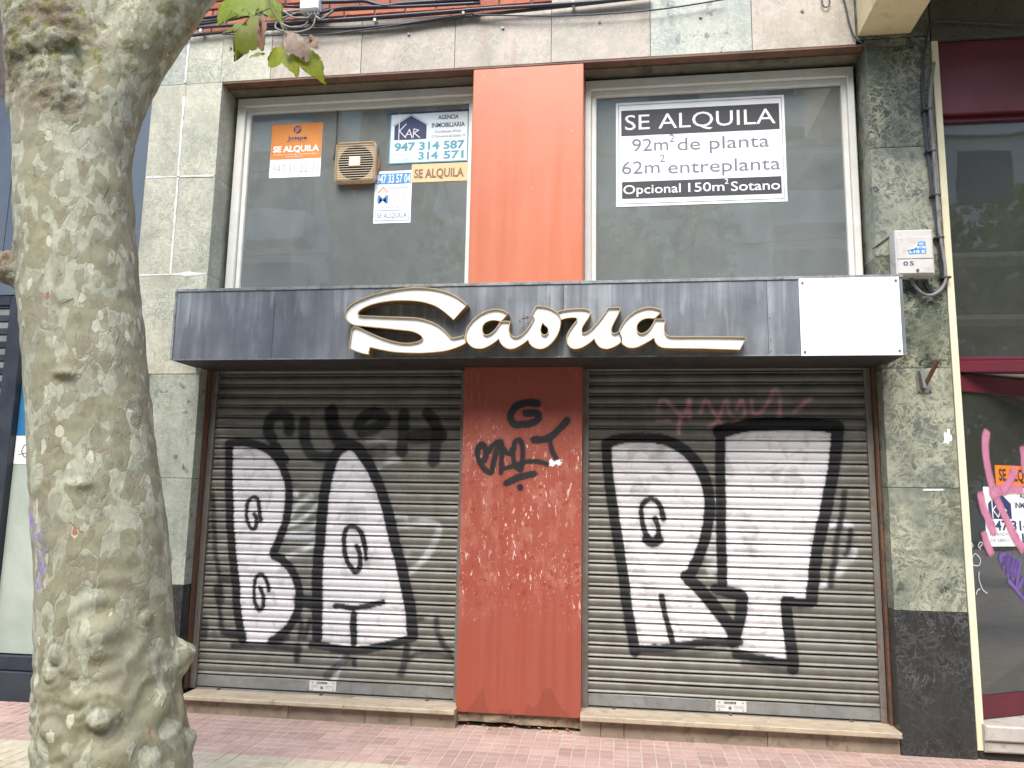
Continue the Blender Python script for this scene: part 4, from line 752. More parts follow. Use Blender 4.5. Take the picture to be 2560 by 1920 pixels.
# brickwork above the lintel
box('brick_bed', -4.6, 1.6, 0.062, 0.098, LT + 0.002, 5.62, 'mortar', shop)
bm_brick = None
for r in range(5):
    for k in range(17):
        w = 0.235
        x0 = -4.5 + k * 0.248 + (0.124 if r % 2 else 0)
        if x0 + w > -0.42: continue
        z0 = LT + 0.012 + r * 0.072
        box('brick', x0, x0 + w, 0.045 + random.uniform(-0.004, 0.004), 0.092, z0, z0 + 0.058, 'brick', shop, 0.004)

# windows
def window(x0, x1, gx0, gx1, ztop, gtop, label):
    zb, gb = 2.96, 3.05
    fr = boxes('window', [(x0, x1, 0.200, 0.285, gtop + 0.045, ztop), (x0, gx0 - 0.038, 0.200, 0.285, zb, gtop + 0.0449), (gx1 + 0.038, x1, 0.200, 0.285, zb, gtop + 0.0449), (x0, x1, 0.201, 0.284, zb - 0.05, zb - 0.0005)], 'frame_white', shop, 0.006)
    fr['label'] = label
    b = boxes('bead', [(gx0 - 0.037, gx1 + 0.037, 0.228, 0.2845, gtop, gtop + 0.0445), (gx0 - 0.037, gx0, 0.228, 0.2845, zb, gtop - 0.0005), (gx1, gx1 + 0.037, 0.228, 0.2845, zb, gtop - 0.0005)], 'frame_white', fr, 0.005)
    g = box('pane', gx0 - 0.01, gx1 + 0.01, 0.258, 0.264, gb - 0.08, gtop + 0.01, 'glass', fr)
    return fr
window(-3.078, -1.092, -2.970, -1.163, 4.692, 4.574, 'white framed left window with posters and a fan')
window(-0.258, 1.698, -0.172, 1.614, 4.680, 4.560, 'white framed right window with one big poster')
# rooms behind the windows
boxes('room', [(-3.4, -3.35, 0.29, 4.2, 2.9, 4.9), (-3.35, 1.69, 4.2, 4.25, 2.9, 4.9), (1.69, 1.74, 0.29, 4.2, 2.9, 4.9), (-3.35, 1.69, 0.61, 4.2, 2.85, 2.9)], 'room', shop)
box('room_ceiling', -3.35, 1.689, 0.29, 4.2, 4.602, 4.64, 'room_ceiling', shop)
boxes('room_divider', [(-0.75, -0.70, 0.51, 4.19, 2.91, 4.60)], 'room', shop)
# panels between the windows and between the shutters
o = box('upper_panel', -1.090, -0.2595, 0.004, 0.255, 2.96, LZ - 0.0145, 'orange', shop, 0.006)
o['label'] = 'smooth orange metal panel between the two windows'

# ---- spray paint evaluated on mesh points
PC = {'k': (0.014, 0.013, 0.014), 's': (0.62, 0.64, 0.63), 'p': (0.70, 0.33, 0.36), 'w': (0.66, 0.63, 0.62)}
def seg_dist(P, path):
    d = np.full(len(P), 1e9)
    for a, b in zip(path[:-1], path[1:]):
        ab = b - a
        t = np.clip(((P - a) @ ab) / max(ab @ ab, 1e-12), 0, 1)
        q = P - a - t[:, None] * ab
        d = np.minimum(d, (q * q).sum(1))
    return np.sqrt(d)
def poly_sd(P, poly):
    """Signed distance to a closed outline, negative inside."""
    pl = np.array(poly)
    d = seg_dist(P, np.vstack([pl, pl[:1]]))
    ins = np.zeros(len(P), bool)
    x, z = P[:, 0], P[:, 1]
    for (x1, z1), (x2, z2) in zip(pl, np.roll(pl, -1, 0)):
        c = (z1 > z) != (z2 > z)
        with np.errstate(divide='ignore', invalid='ignore'):
            xi = (x2 - x1) * (z - z1) / (z2 - z1) + x1
        ins ^= c & (x < xi)
    return np.where(ins, -d, d)
def vnoise(P, s, seed=0):
    q = P * s
    i = np.floor(q).astype(np.int64); fr = q - i
    fr = fr * fr * (3 - 2 * fr)
    def h(a, b):
        n = (a * 374761393 + b * 668265263 + seed * 982451653) & 0x7fffffff
        n = ((n ^ (n >> 13)) * 1274126177) & 0x7fffffff
        return ((n ^ (n >> 16)) & 0xffff) / 65535.0
    a, b = i[:, 0], i[:, 1]
    u, v = fr[:, 0], fr[:, 1]
    return (h(a, b) * (1 - u) + h(a + 1, b) * u) * (1 - v) + (h(a, b + 1) * (1 - u) + h(a + 1, b + 1) * u) * v
def spray(P, polys, strokes, soft=0.005):
    n = len(P)
    col = np.zeros((n, 4)); col[:, :3] = 0.5
    def lay(al, c):
        a0 = col[:, 3]
        out = al + a0 * (1 - al)
        m = out > 1e-5
        for k in range(3):
            col[m, k] = (c[k] * al[m] + col[m, k] * a0[m] * (1 - al[m])) / out[m]
        col[:, 3] = out
    jit = (vnoise(P, 90, 3) - 0.5) * 0.005 + (vnoise(P, 22, 5) - 0.5) * 0.006
    def stroke(kind, r, alpha, path):
        pp = np.array([(q.x, q.y) for q in smooth_path([(a, b, 0) for a, b in path], 5)])
        lo = pp.min(0) - r - 0.05; hi = pp.max(0) + r + 0.05
        m = ((P >= lo) & (P <= hi)).all(1)
        if not m.any(): return
        d = seg_dist(P[m], pp) + jit[m]
        sf = soft * (1.0 if alpha > 0.93 else 2.6)
        a = np.zeros(n)
        core = np.clip((r + sf - d) / (2 * sf), 0, 1)
        halo = np.clip(1 - (d - r) / 0.03, 0, 1) ** 2 * 0.22
        cover = np.maximum(core * core * (3 - 2 * core), halo)
        patch = 1 - (1 - alpha) * (0.4 + 1.2 * vnoise(P[m], 12, 9))
        a[m] = cover * np.clip(patch if alpha < 0.97 else 0.985, 0, 1)
        lay(a, PC[kind])
    for s in strokes:
        if s[0] in 'sp': stroke(*s)
    for pl in polys:
        d = poly_sd(P, pl) + jit * 0.6 - 0.008
        a = np.clip((0.005 - d) / 0.01, 0, 1)
        thin = 0.90 + 0.10 * vnoise(P, 6, 21)
        lay(a * thin, PC['w'])
    for s in strokes:
        if s[0] == 'k': stroke(*s)
    return col
def paint_attr(me, col):
    at = me.color_attributes.new('paint', 'FLOAT_COLOR', 'POINT')
    at.data.foreach_set('color', col.astype(np.float32).ravel())

# roller shutters
PITCH = 0.0782
PROF = [(1.0, 0.012), (0.975, 0.002), (0.92, -0.003), (0.80, -0.0075), (0.66, -0.0095), (0.52, -0.0085), (0.40, -0.0045), (0.31, 0.000), (0.27, 0.000), (0.175, -0.0115), (0.135, -0.0135), (0.10, -0.012), (0.09, 0.008), (0.0, 0.014)]
def shutter(x0, x1, zb, polys, strokes, label, plate_x, bolts, sill_top):
    root = empty('roller_shutter', label, 'shutter', ((x0 + x1) / 2, 0.19, sill_top), 'roller shutters either side of the red panel')
    nx = int((x1 - x0) / 0.0055)
    xs = np.linspace(x0 + 0.003, x1 - 0.003, nx + 1)
    nr = len(PROF)
    k = 0
    while zb + k * PITCH < 2.47:
        z0 = zb + k * PITCH
        rows = []
        dy = random.uniform(-0.0012, 0.0012)
        bow = 0.0022 * np.sin((xs - x0) * 3 + k * 1.7) + 0.0016 * np.sin(xs * 7.3 + k * 0.9)
        for t, y in PROF:
            rows.append(np.stack([xs, np.full_like(xs, 0.19 + y + dy) + bow, np.full_like(xs, z0 + t * PITCH)], 1))
        v = np.concatenate(rows)
        me = bpy.data.meshes.new('slat')
        f = []
        m = nx + 1
        for r in range(nr - 1):
            a = r * m
            f += [(a + i, a + m + i, a + m + i + 1, a + i + 1) for i in range(nx)]
        me.from_pydata(v.tolist(), [], f)
        me.polygons.foreach_set('use_smooth', [True] * len(me.polygons))
        paint_attr(me, spray(v[:, [0, 2]], polys, strokes))
        fix(link('slat', me, 'shutter', root))
        k += 1
    box('bottom_rail', x0 + 0.002, x1 - 0.002, 0.183, 0.215, zb - 0.082, zb - 0.001, 'galv', root, 0.004)
    box('bottom_lip', x0 + 0.002, x1 - 0.002, 0.168, 0.214, sill_top + 0.001, zb - 0.090, 'galv', root, 0.004)
    for bx in bolts:
        b = cyl('bolt', (bx, 0.165, zb - 0.093), (0, 1, 0.2), 0.012, 0.03, 'bolt', root, 8)
    p = box('maker_plate', plate_x, plate_x + 0.198, 0.1795, 0.1825, zb - 0.072, zb - 0.004, 'plate', root, 0.001)
    z = zb - 0.004
    box('lettering', plate_x + 0.055, plate_x + 0.132, 0.1785, 0.1793, z - 0.020, z - 0.006, 'ink', p)
    text('PUJOL S.A.', plate_x + 0.059, plate_x + 0.128, z - 0.0175, 0.009, 0.1781, 'plate', p, 0.01)
    for q, (a, b) in enumerate(((0.012, 0.062), (0.012, 0.066), (0.118, 0.185), (0.118, 0.178))):
        text('CIERRES METALICOS' if q % 2 else 'PERSIANAS ENROLLABLES', plate_x + a, plate_x + b, z - 0.037 - 0.010 * (q % 2), 0.006, 0.1789, 'ink_grey', p)
    cyl('emblem', (plate_x + 0.092, 0.1788, z - 0.046), (0, 1, 0), 0.011, 0.001, 'ink_grey', p, 14)
    for dx in (0.022, 0.176):
        for dz in (0.012, 0.058):
            cyl('rivet', (plate_x + dx, 0.1785, z - dz), (0, 1, 0), 0.004, 0.003, 'bolt', p, 8)
    box('guide', x0 - 0.040, x0 + 0.006, 0.160, 0.235, sill_top + 0.001, 2.45, 'guide', root, 0.004)
    box('guide', x1 - 0.006, x1 + 0.034, 0.160, 0.235, sill_top + 0.001, 2.45, 'guide', root, 0.004)
    return root
shutter(-3.062, -1.144, 0.201, POLY_L, STR_L, 'grey roller shutter sprayed with white letters B and A outlined in black', -2.198, (-2.873, -2.102, -1.332), 0.105)
shutter(-0.226, 1.664, 0.209, POLY_R, STR_R, 'grey roller shutter sprayed with white letters R and T and a faint pink scrawl', 0.624, (-0.044, 0.717, 1.475), 0.117)
box('rust_strip', XL1 + 0.003, -3.102, 0.10, 0.158, 0.11, 2.45, 'rust', shop)
box('rust_strip', 1.700, XR0 - 0.003, 0.12, 0.158, 0.12, 2.45, 'rust', shop)

# red panel with the black tag
px0, px1, pz0, pz1 = -1.105, -0.262, 0.077, 2.44
nx, nz = 150, 400
gx = np.linspace(px0, px1, nx + 1); gz = np.linspace(pz0, pz1, nz + 1)
GX, GZZ = np.meshgrid(gx, gz)
bulge = 0.004 * np.sin(GX * 4.1) * np.sin(GZZ * 2.3)
v = np.stack([GX.ravel(), (0.05 + bulge).ravel(), GZZ.ravel()], 1)
col = spray(v[:, [0, 2]], [], STR_G, 0.0035)
ts = poly_sd(v[:, [0, 2]], TORN) + (vnoise(v[:, [0, 2]], 120, 4) - 0.5) * 0.012
tm_ = ts < 0
col[tm_] = (0.80, 0.79, 0.77, 1.0)
faces = []
m = nx + 1
for r in range(nz):
    a = r * m
    faces += [(a + i, a + i + 1, a + m + i + 1, a + m + i) for i in range(nx)]
nv = len(v)
rim = list(range(0, m)) + [r * m + nx for r in range(1, nz + 1)] + [nz * m + i for i in range(nx - 1, -1, -1)] + [r * m for r in range(nz - 1, 0, -1)]
v2 = np.vstack([v, v[rim] * [1, 0, 1] + [0, 0.258, 0]])
col2 = np.vstack([col, np.tile([0.5, 0.5, 0.5, 0.0], (len(rim), 1))])
for i in range(len(rim)):
    j = (i + 1) % len(rim)
    faces.append((rim[i], nv + i, nv + j, rim[j]))
me = bpy.data.meshes.new('lower_panel')
me.from_pydata(v2.tolist(), [], faces)
paint_attr(me, col2)
o = fix(link('lower_panel', me, 'red_tagged', shop))
o['label'] = 'scuffed red metal panel tagged in black between the shutters'

# sills and risers
def sill(x0, x1, zt, th, cuts):
    e = [x0] + cuts + [x1]
    for a, b in zip(e[:-1], e[1:]):
        box('sill', a + 0.0008, b - 0.0008, -0.052 + random.uniform(-0.002, 0.002), 0.30, zt - th, zt + random.uniform(-0.0008, 0.0008), 'sill', shop, 0.005)
sill(-3.052, -1.094, 0.105, 0.030, [-1.86])
sill(-0.263, 1.714, 0.117, 0.033, [])
def riser(x0, x1, zt, cuts):
    e = [x0] + cuts + [x1]
    for a, b in zip(e[:-1], e[1:]):
        box('riser_slab', a + 0.001, b - 0.001, random.uniform(-0.003, 0.002), 0.29, GZ - 0.03, zt, 'riser', shop, 0.003)
riser(-3.06, -1.094, 0.0745, [-2.62, -2.27, -1.72, -1.40])
riser(-0.263, 1.714, 0.0835, [-0.13, 0.02, 0.92])
# broken stone below the red panel
def rubble(name, x0, x1, y0, y1, z0, z1, seed, mat):
    bm = bmesh.new()
    bmesh.ops.create_cube(bm, size=1.0)
    bmesh.ops.subdivide_edges(bm, edges=bm.edges[:], cuts=7, use_grid_fill=True)
    for q in bm.verts:
        p = Vector(((q.co.x + 0.5) * (x1 - x0) + x0, (q.co.y + 0.5) * (y1 - y0) + y0, (q.co.z + 0.5) * (z1 - z0) + z0))
        n = mnoise.noise_vector(p * 9 + Vector((seed, 0, 0)))
        q.co = p + Vector((n.x * 0.012, n.y * 0.02, n.z * 0.012))
    me = bpy.data.meshes.new(name)
    bm.to_mesh(me); bm.free()
    return fix(link(name, me, mat, shop))
rubble('broken_stone', -1.10, -0.70, 0.075, 0.25, 0.012, 0.078, 1, 'broken_stone')
rubble('broken_stone', -0.71, -0.26, 0.085, 0.25, 0.006, 0.078, 5, 'broken_stone')
box('gap_shade', -1.092, -0.265, 0.20, 0.262, GZ - 0.03, 0.076, 'dark', shop)  # dark block stands for the shade in the gap below the panel
def litter(name, n, place, label, group):
    v, f = [], []
    for k in range(n):
        (x, y, z), s = place()
        an = random.uniform(0, 6.28)
        b = len(v)
        v += [(x + s * math.cos(an + q * 1.57) * (1 if q % 2 else 0.5), y + s * math.sin(an + q * 1.57) * (0.5 + 0.5 * (q % 2)), z + random.uniform(-0.4, 0.4) * s) for q in range(4)]
        f.append((b, b + 1, b + 2, b + 3))
    return tag(link(name, new_mesh(name, v, f), 'dry_leaf'), label, 'leaf litter', None, 'stuff')
litter('leaf_litter', 70, lambda: ((random.uniform(-1.08, -0.28), random.uniform(0.0, 0.18), GZ + random.uniform(0.003, 0.018)), random.uniform(0.006, 0.018)), 'brown leaf scraps under the foot of the red panel', None)

# ================================================================== the shop sign
SY = -0.33
sign = empty('shop_sign', 'long dark grey sign box with raised white script lettering and a blank white board', 'sign', (-0.69, SY, 2.43))
SX0, SX1, SZ0, SZ1 = -3.150, 1.765, 2.432, 2.942
box('sign_body', SX0 + 0.004, SX1 - 0.004, SY + 0.006, 0.158, SZ0, SZ1 - 0.004, 'sign_under', sign)
seams = [SX0, -2.40, -0.37, 0.94, SX1]
for a, b in zip(seams[:-1], seams[1:]):
    box('front_sheet', a + 0.001, b - 0.001, SY + random.uniform(-0.001, 0.0008), SY + 0.005, SZ0 + 0.002, SZ1 - 0.016, 'sign_metal', sign, 0.001)
box('side_sheet', SX0 - 0.001, SX0 + 0.003, SY + 0.002, -0.003, SZ0 + 0.002, SZ1 - 0.006, 'sign_metal', sign)
box('side_sheet', SX1 - 0.003, SX1 + 0.001, SY + 0.002, -0.003, SZ0 + 0.002, SZ1 - 0.006, 'sign_metal', sign)
box('top_trim', SX0 - 0.004, SX1 + 0.004, SY - 0.007, 0.155, SZ1 - 0.015, SZ1 + 0.006, 'sign_trim', sign, 0.002)
box('side_trim', SX0 - 0.0045, SX0 + 0.012, SY - 0.006, SY - 0.0015, SZ0 - 0.001, SZ1 - 0.0155, 'sign_trim', sign)
box('bottom_trim', SX0 + 0.0125, SX1 + 0.002, SY - 0.0045, SY - 0.0015, SZ0 - 0.002, SZ0 + 0.007, 'sign_trim', sign)
for sx in seams[1:-1]:
    for q in range(7):
        cyl('rivet', (sx + 0.012, SY - 0.002, SZ0 + 0.03 + q * 0.072), (0, 1, 0), 0.0035, 0.005, 'sign_trim', sign, 8)
wb = box('blank_board', 1.136, 1.742, SY - 0.012, SY - 0.0065, SZ0 - 0.004, SZ1 - 0.012, 'white_board', sign, 0.001)
wb['label'] = 'blank white board screwed over the end'
for x, z in ((1.158, 2.90), (1.722, 2.905), (1.158, 2.452), (1.722, 2.455)):
    cyl('screw', (x, SY - 0.014, z), (0, 1, 0), 0.008, 0.006, 'bolt', wb, 8)
def letter(pts, hole, label):
    pp = [Vector((a, b)) for a, b in pts]
    # round the polyline a little: corner cutting only where the turn is gentle
    def refine(p):
        out = []
        n = len(p)
        for i in range(n):
            a, b, c = p[i - 1], p[i], p[(i + 1) % n]
            d1 = (b - a).normalized(); d2 = (c - b).normalized()
            if d1.dot(d2) > 0.62:
                out += [b + (a - b) * 0.25, b + (c - b) * 0.25]
            else:
                out.append(b)
        return out
    o = refine(pp)
    h = refine([Vector(q) for q in hole]) if hole else None
    face = poly_face('letter', [(q.x, q.y) for q in o], SY - 0.088, 'acrylic', sign, [(q.x, q.y) for q in h] if h else None, 0.004)
    face['label'] = label
    def wall(p, sgn):
        n = len(p)
        area = sum(p[i].x * p[(i + 1) % n].y - p[(i + 1) % n].x * p[i].y for i in range(n))
        s = (1 if area > 0 else -1) * sgn
        v, f, ev, ef = [], [], [], []
        th = 0.0038
        for i in range(n):
            a, b, c = p[i - 1], p[i], p[(i + 1) % n]
            t = ((b - a).normalized() + (c - b).normalized())
            t = t.normalized() if t.length > 1e-4 else (c - b).normalized()
            nn = Vector((t.y, -t.x)) * s
            q = b + nn * th
            v += [(b.x, SY - 0.0015, b.y), (b.x, SY - 0.1, b.y), (q.x, SY - 0.1, q.y), (q.x, SY - 0.0015, q.y)]
            w0 = b - nn * 0.0012; w1 = q + nn * 0.0008
            ev += [(w0.x, SY - 0.1005, w0.y), (w0.x, SY - 0.104, w0.y), (w1.x, SY - 0.104, w1.y), (w1.x, SY - 0.1005, w1.y)]
        for i in range(n):
            a, b = i * 4, ((i + 1) % n) * 4
            for k in range(4):
                f.append((a + k, b + k, b + (k + 1) % 4, a + (k + 1) % 4))
        ef = list(f)
        fix(link('letter_side', new_mesh('letter_side', v, f), 'brass', face))
        fix(link('letter_rim', new_mesh('letter_rim', ev, ef), 'brass_edge', face))
    wall(o, 1)
    if h: wall(h, -1)
for k, (p, nm) in enumerate(zip(LET, ('script capital S', 'script letters a and s in one piece', 'script letter u', 'script letter a with a long tail'))):
    letter(p, TEAR if k == 1 else None, 'white ' + nm + ' with brass sides')
litter('leaf_litter', 16, lambda: (lambda x: ((x, SY - random.uniform(0.02, 0.085), 2.655 + (x + 0.665) * 0.5 + random.uniform(0, 0.012)), random.uniform(0.006, 0.014)))(random.uniform(-0.665, -0.60)), 'dry leaf scraps caught in the left hollow of the sign letter u', None)
litter('leaf_litter', 14, lambda: (lambda x: ((x, SY - random.uniform(0.02, 0.085), 2.650 + (x + 0.515) * 0.5 + random.uniform(0, 0.012)), random.uniform(0.006, 0.014)))(random.uniform(-0.515, -0.475)), 'dry leaf scraps caught between the letters u and a', None)

# ================================================================== posters on the glass
PY = 0.2545
def poster(name, x0, x1, z0, z1, mat, label, cat='poster'):
    """A sheet of paper taped to the pane."""
    v, f = [], []
    nx, nz = 10, 8
    for s, dy in ((0, 0.0), (1, 0.001)):
        for j in range(nz + 1):
            for i in range(nx + 1):
                x = x0 + (x1 - x0) * i / nx; z = z0 + (z1 - z0) * j / nz
                v.append((x, PY + dy + 0.0008 * (1 + math.sin(x * 21 + z * 9) * math.sin(z * 17)), z))
    m = (nx + 1) * (nz + 1)
    for j in range(nz):
        for i in range(nx):
            a = j * (nx + 1) + i
            f.append((a, a + 1, a + nx + 2, a + nx + 1))
            f.append((m + a + nx + 1, m + a + nx + 2, m + a + 1, m + a))
    o = link(name, new_mesh(name, v, f, True), mat)
    return tag(o, label, cat)
TY = PY - 0.0008
def bar(x0, x1, z0, z1, mat, parent, d=0.0, name='print_block'):
    v = [(x0, TY - d, z0), (x1, TY - d, z0), (x1, TY - d, z1), (x0, TY - d, z1)]
    return fix(link(name, new_mesh(name, v, [(0, 1, 2, 3)]), mat, parent))
def frame_line(x0, x1, z0, z1, w, mat, parent, d=0.0):
    v, f = [], []
    for a in ((x0, x1, z0, z0 + w), (x0, x1, z1 - w, z1), (x0, x0 + w, z0 + w, z1 - w), (x1 - w, x1, z0 + w, z1 - w)):
        b = len(v)
        v += [(a[0], TY - d, a[2]), (a[1], TY - d, a[2]), (a[1], TY - d, a[3]), (a[0], TY - d, a[3])]
        f.append((b, b + 1, b + 2, b + 3))
    return fix(link('print_border', new_mesh('print_border', v, f), mat, parent))
# big white poster
p = poster('rental_poster', -0.024, 1.214, 3.682, 4.512, 'paper', 'large white rental poster with black bars reading SE ALQUILA 92m2 de planta')
frame_line(-0.006, 1.196, 3.702, 4.494, 0.004, 'ink_grey', p)
bar(0.016, 1.176, 4.243, 4.447, 'ink', p)
bar(0.020, 1.176, 3.743, 3.876, 'ink', p)
text('SE ALQUILA', 0.044, 1.148, 4.290, 0.118, TY - 0.0008, 'paper', p)
text('92m', 0.097, 0.365, 4.116, 0.098, TY, 'ink_grey', p)
text('2', 0.375, 0.412, 4.178, 0.062, TY, 'ink_grey', p)
text('de planta', 0.432, 1.098, 4.110, 0.098, TY, 'ink_grey', p)
text('62m', 0.020, 0.300, 3.938, 0.098, TY, 'ink_grey', p)
text('2', 0.302, 0.340, 4.022, 0.060, TY, 'ink_grey', p)
text('entreplanta', 0.362, 1.172, 3.930, 0.098, TY, 'ink_grey', p)
text('Opcional', 0.030, 0.452, 3.780, 0.068, TY - 0.0008, 'paper', p, 0.006)
text('150m', 0.508, 0.768, 3.780, 0.068, TY - 0.0008, 'paper', p, 0.006)
text('2', 0.772, 0.798, 3.832, 0.040, TY - 0.0008, 'paper', p, 0.006)
text('Sotano', 0.816, 1.164, 3.776, 0.070, TY - 0.0008, 'paper', p, 0.006)
# orange and white poster
p = poster('rental_poster', -2.794, -2.364, 4.022, 4.479, 'paper', 'orange and white rental poster at the left edge of the left window')
bar(-2.793, -2.365, 4.178, 4.4785, 'paper_orange', p)
cyl('emblem', (-2.575, TY - 0.0008, 4.425), (0, 1, 0), 0.034, 0.0006, 'ink_navy', p, 18)
text('J', -2.602, -2.582, 4.407, 0.036, TY - 0.0018, 'paper_orange', p, 0.02)
text('P', -2.576, -2.550, 4.407, 0.036, TY - 0.0018, 'paper_orange', p, 0.02)
text('Jotape', -2.655, -2.492, 4.342, 0.030, TY - 0.0008, 'ink_navy', p, 0.03)
text('SERVICIOS INMOBILIARIOS', -2.67, -2.49, 4.322, 0.007, TY - 0.0008, 'ink_navy', p)
text('SE ALQUILA', -2.772, -2.386, 4.240, 0.048, TY - 0.0008, 'paper', p, 0.035)
text('C/ Ramon y Cajal 30 - Miranda de Ebro', -2.765, -2.395, 4.212, 0.010, TY - 0.0008, 'paper', p)
text('www.jotape.com', -2.665, -2.520, 4.194, 0.009, TY - 0.0008, 'paper', p)
text('947 31 22 31', -2.772, -2.385, 4.062, 0.072, TY, 'ink_pale', p)
# agency poster
p = poster('agency_poster', -1.803, -1.168, 4.098, 4.525, 'paper_aqua', 'pale blue estate agency poster with a navy house emblem in the left window')
frame_line(-1.803, -1.168, 4.098, 4.525, 0.009, 'ink_teal', p)
bar(-1.803, -1.168, 4.512, 4.525, 'ink_navy', p, 0.0005)
poly_o = poly_face('emblem', [(-1.766, 4.297), (-1.505, 4.297), (-1.505, 4.414), (-1.634, 4.497), (-1.766, 4.416)], TY - 0.0006, 'ink_navy', p)
def line_print(pts, w, mat, parent, y, name='lettering'):
    v, f = [], []
    for a, b in zip(pts[:-1], pts[1:]):
        a = Vector((a[0], a[1])); b = Vector((b[0], b[1])); d = (b - a).normalized(); s = Vector((-d.y, d.x)) * w / 2
        k = len(v)
        for q in (a - s - d * w / 2, b - s + d * w / 2, b + s + d * w / 2, a + s - d * w / 2):
            v.append((q.x, y, q.y))
        y -= 0.00003
        f.append((k, k + 1, k + 2, k + 3))
    return fix(link(name, new_mesh(name, v, f), mat, parent))
def kar(x, z, s, p, y, mat='paper'):
    line_print([(x, z - 0.012 * s), (x, z + 0.21 * s)], 0.006 * s, mat, p, y)
    line_print([(x + 0.055 * s, z + 0.118 * s), (x + 0.004 * s, z + 0.062 * s), (x + 0.055 * s, z + 0.005 * s)], 0.007 * s, mat, p, y - 0.0002)
    line_print([(x + 0.052 * s, z + 0.008 * s), (x + 0.085 * s, z + 0.072 * s), (x + 0.108 * s, z + 0.002 * s)], 0.007 * s, mat, p, y - 0.0004)
    line_print([(x + 0.066 * s, z + 0.030 * s), (x + 0.098 * s, z + 0.030 * s)], 0.005 * s, mat, p, y - 0.0006)
    line_print([(x + 0.116 * s, z + 0.004 * s), (x + 0.122 * s, z + 0.075 * s), (x + 0.160 * s, z + 0.062 * s), (x + 0.124 * s, z + 0.040 * s), (x + 0.170 * s, z + 0.0 * s)], 0.007 * s, mat, p, y - 0.0008)
kar(-1.728, 4.308, 1.0, p, TY - 0.0014)
line_print([(-1.780, 4.420), (-1.634, 4.509), (-1.492, 4.414)], 0.003, 'ink_navy', p, TY - 0.0004, 'print_border')
text('AGENCIA', -1.414, -1.249, 4.454, 0.034, TY, 'ink_navy', p, 0.02)
text('INMOBILIARIA', -1.463, -1.198, 4.388, 0.036, TY, 'ink_navy', p, 0.02)
text('C/ La Estacion, 60 bajo', -1.437, -1.226, 4.343, 0.019, TY, 'ink_grey', p)
text('C/ Comuneros de Castilla, 18', -1.462, -1.196, 4.304, 0.019, TY, 'ink_grey', p)
text('947 314 587', -1.762, -1.195, 4.207, 0.062, TY, 'ink_teal', p, 0.035)
text('314', -1.565, -1.405, 4.126, 0.060, TY, 'ink_teal', p, 0.035)
text('571', -1.362, -1.201, 4.126, 0.060, TY, 'ink_teal', p, 0.035)
text('MIRANDA', -1.760, -1.605, 4.158, 0.026, TY, 'ink_faint', p)
text('DE EBRO', -1.758, -1.610, 4.118, 0.026, TY, 'ink_faint', p)
# strip reading SE ALQUILA
p = poster('rental_strip', -1.614, -1.168, 3.938, 4.088, 'paper_peach', 'peach paper strip reading SE ALQUILA below the house emblem poster')
text('SE ALQUILA', -1.592, -1.196, 3.975, 0.068, TY, 'ink_brown', p, 0.03)
# small white poster
p = poster('rental_poster', -1.908, -1.608, 3.612, 4.0405, 'paper', 'small white poster with a blue phone number band right of the fan')
bar(-1.897, -1.617, 3.934, 4.020, 'ink_blue', p)
text('947 33 57 04', -1.893, -1.620, 3.943, 0.066, TY - 0.0008, 'paper', p, 0.01)
text('Inmobiliaria', -1.800, -1.635, 3.893, 0.019, TY, 'ink_blue', p)
line_print([(-1.872, 3.868), (-1.836, 3.908), (-1.800, 3.868)], 0.010, 'ink_red', p, TY)
line_print([(-1.836, 3.868), (-1.822, 3.880), (-1.808, 3.868), (-1.822, 3.856), (-1.836, 3.868)], 0.008, 'ink_rose', p, TY - 0.0004)
text('M', -1.880, -1.795, 3.776, 0.066, TY, 'ink_blue', p, 0.012)
text('3', -1.778, -1.725, 3.780, 0.062, TY, 'ink_rose', p)
text('0', -1.715, -1.655, 3.780, 0.062, TY, 'ink_rose', p)
text('MI CASA EN VENTA', -1.845, -1.68, 3.738, 0.011, TY, 'ink_grey', p)
frame_line(-1.897, -1.620, 3.632, 3.718, 0.004, 'ink_blue', p)
text('SE ALQUILA', -1.880, -1.638, 3.655, 0.038, TY, 'ink_grey', p)

# ================================================================== extractor fan set in the left pane
FX, FZ = -2.057, 4.103
fan = empty('extractor_fan', 'square cream plastic extractor fan with slatted grille set in the left window', 'fan', (FX, 0.258, FZ))
cyl('mounting_ring', (FX, 0.249, FZ - 0.01), (0, 1, 0), 0.186, 0.016, 'fan_ring', fan, 40)
def rounded(x0, x1, z0, z1, r, n=5):
    o = []
    for cx, cz, a0 in ((x1 - r, z1 - r, 0), (x0 + r, z1 - r, 90), (x0 + r, z0 + r, 180), (x1 - r, z0 + r, 270)):
        for k in range(n + 1):
            a = R(a0 + 90 * k / n)
            o.append((cx + r * math.cos(a), cz + r * math.sin(a)))
    return o
hw = 0.166
bev = [(0.166, 0.035, 0.240), (0.166, 0.035, 0.200), (0.158, 0.03, 0.188), (0.155, 0.014, 0.184), (0.151, 0.012, 0.196), (0.150, 0.012, 0.236)]
v, f = [], []
for h_, r_, y_ in bev:
    for a, b in rounded(FX - h_, FX + h_, FZ - h_, FZ + h_, r_):
        v.append((a, y_, b))
n = len(rounded(0, 1, 0, 1, 0.1))
for i in range(len(bev) - 1):
    for k in range(n):
        f.append((i * n + k, i * n + (k + 1) % n, (i + 1) * n + (k + 1) % n, (i + 1) * n + k))
fix(link('housing', new_mesh('housing', v, f), 'fan_cream', fan))
ring = [(FX + 0.143 * math.cos(2 * math.pi * k / 32), FZ + 0.143 * math.sin(2 * math.pi * k / 32)) for k in range(32)]
sq = [(FX - 0.1495, FZ - 0.1495), (FX + 0.1495, FZ - 0.1495), (FX + 0.1495, FZ + 0.1495), (FX - 0.1495, FZ + 0.1495)]
poly_face('inner_plate', sq, 0.210, 'fan_cream', fan, ring, 0.006)
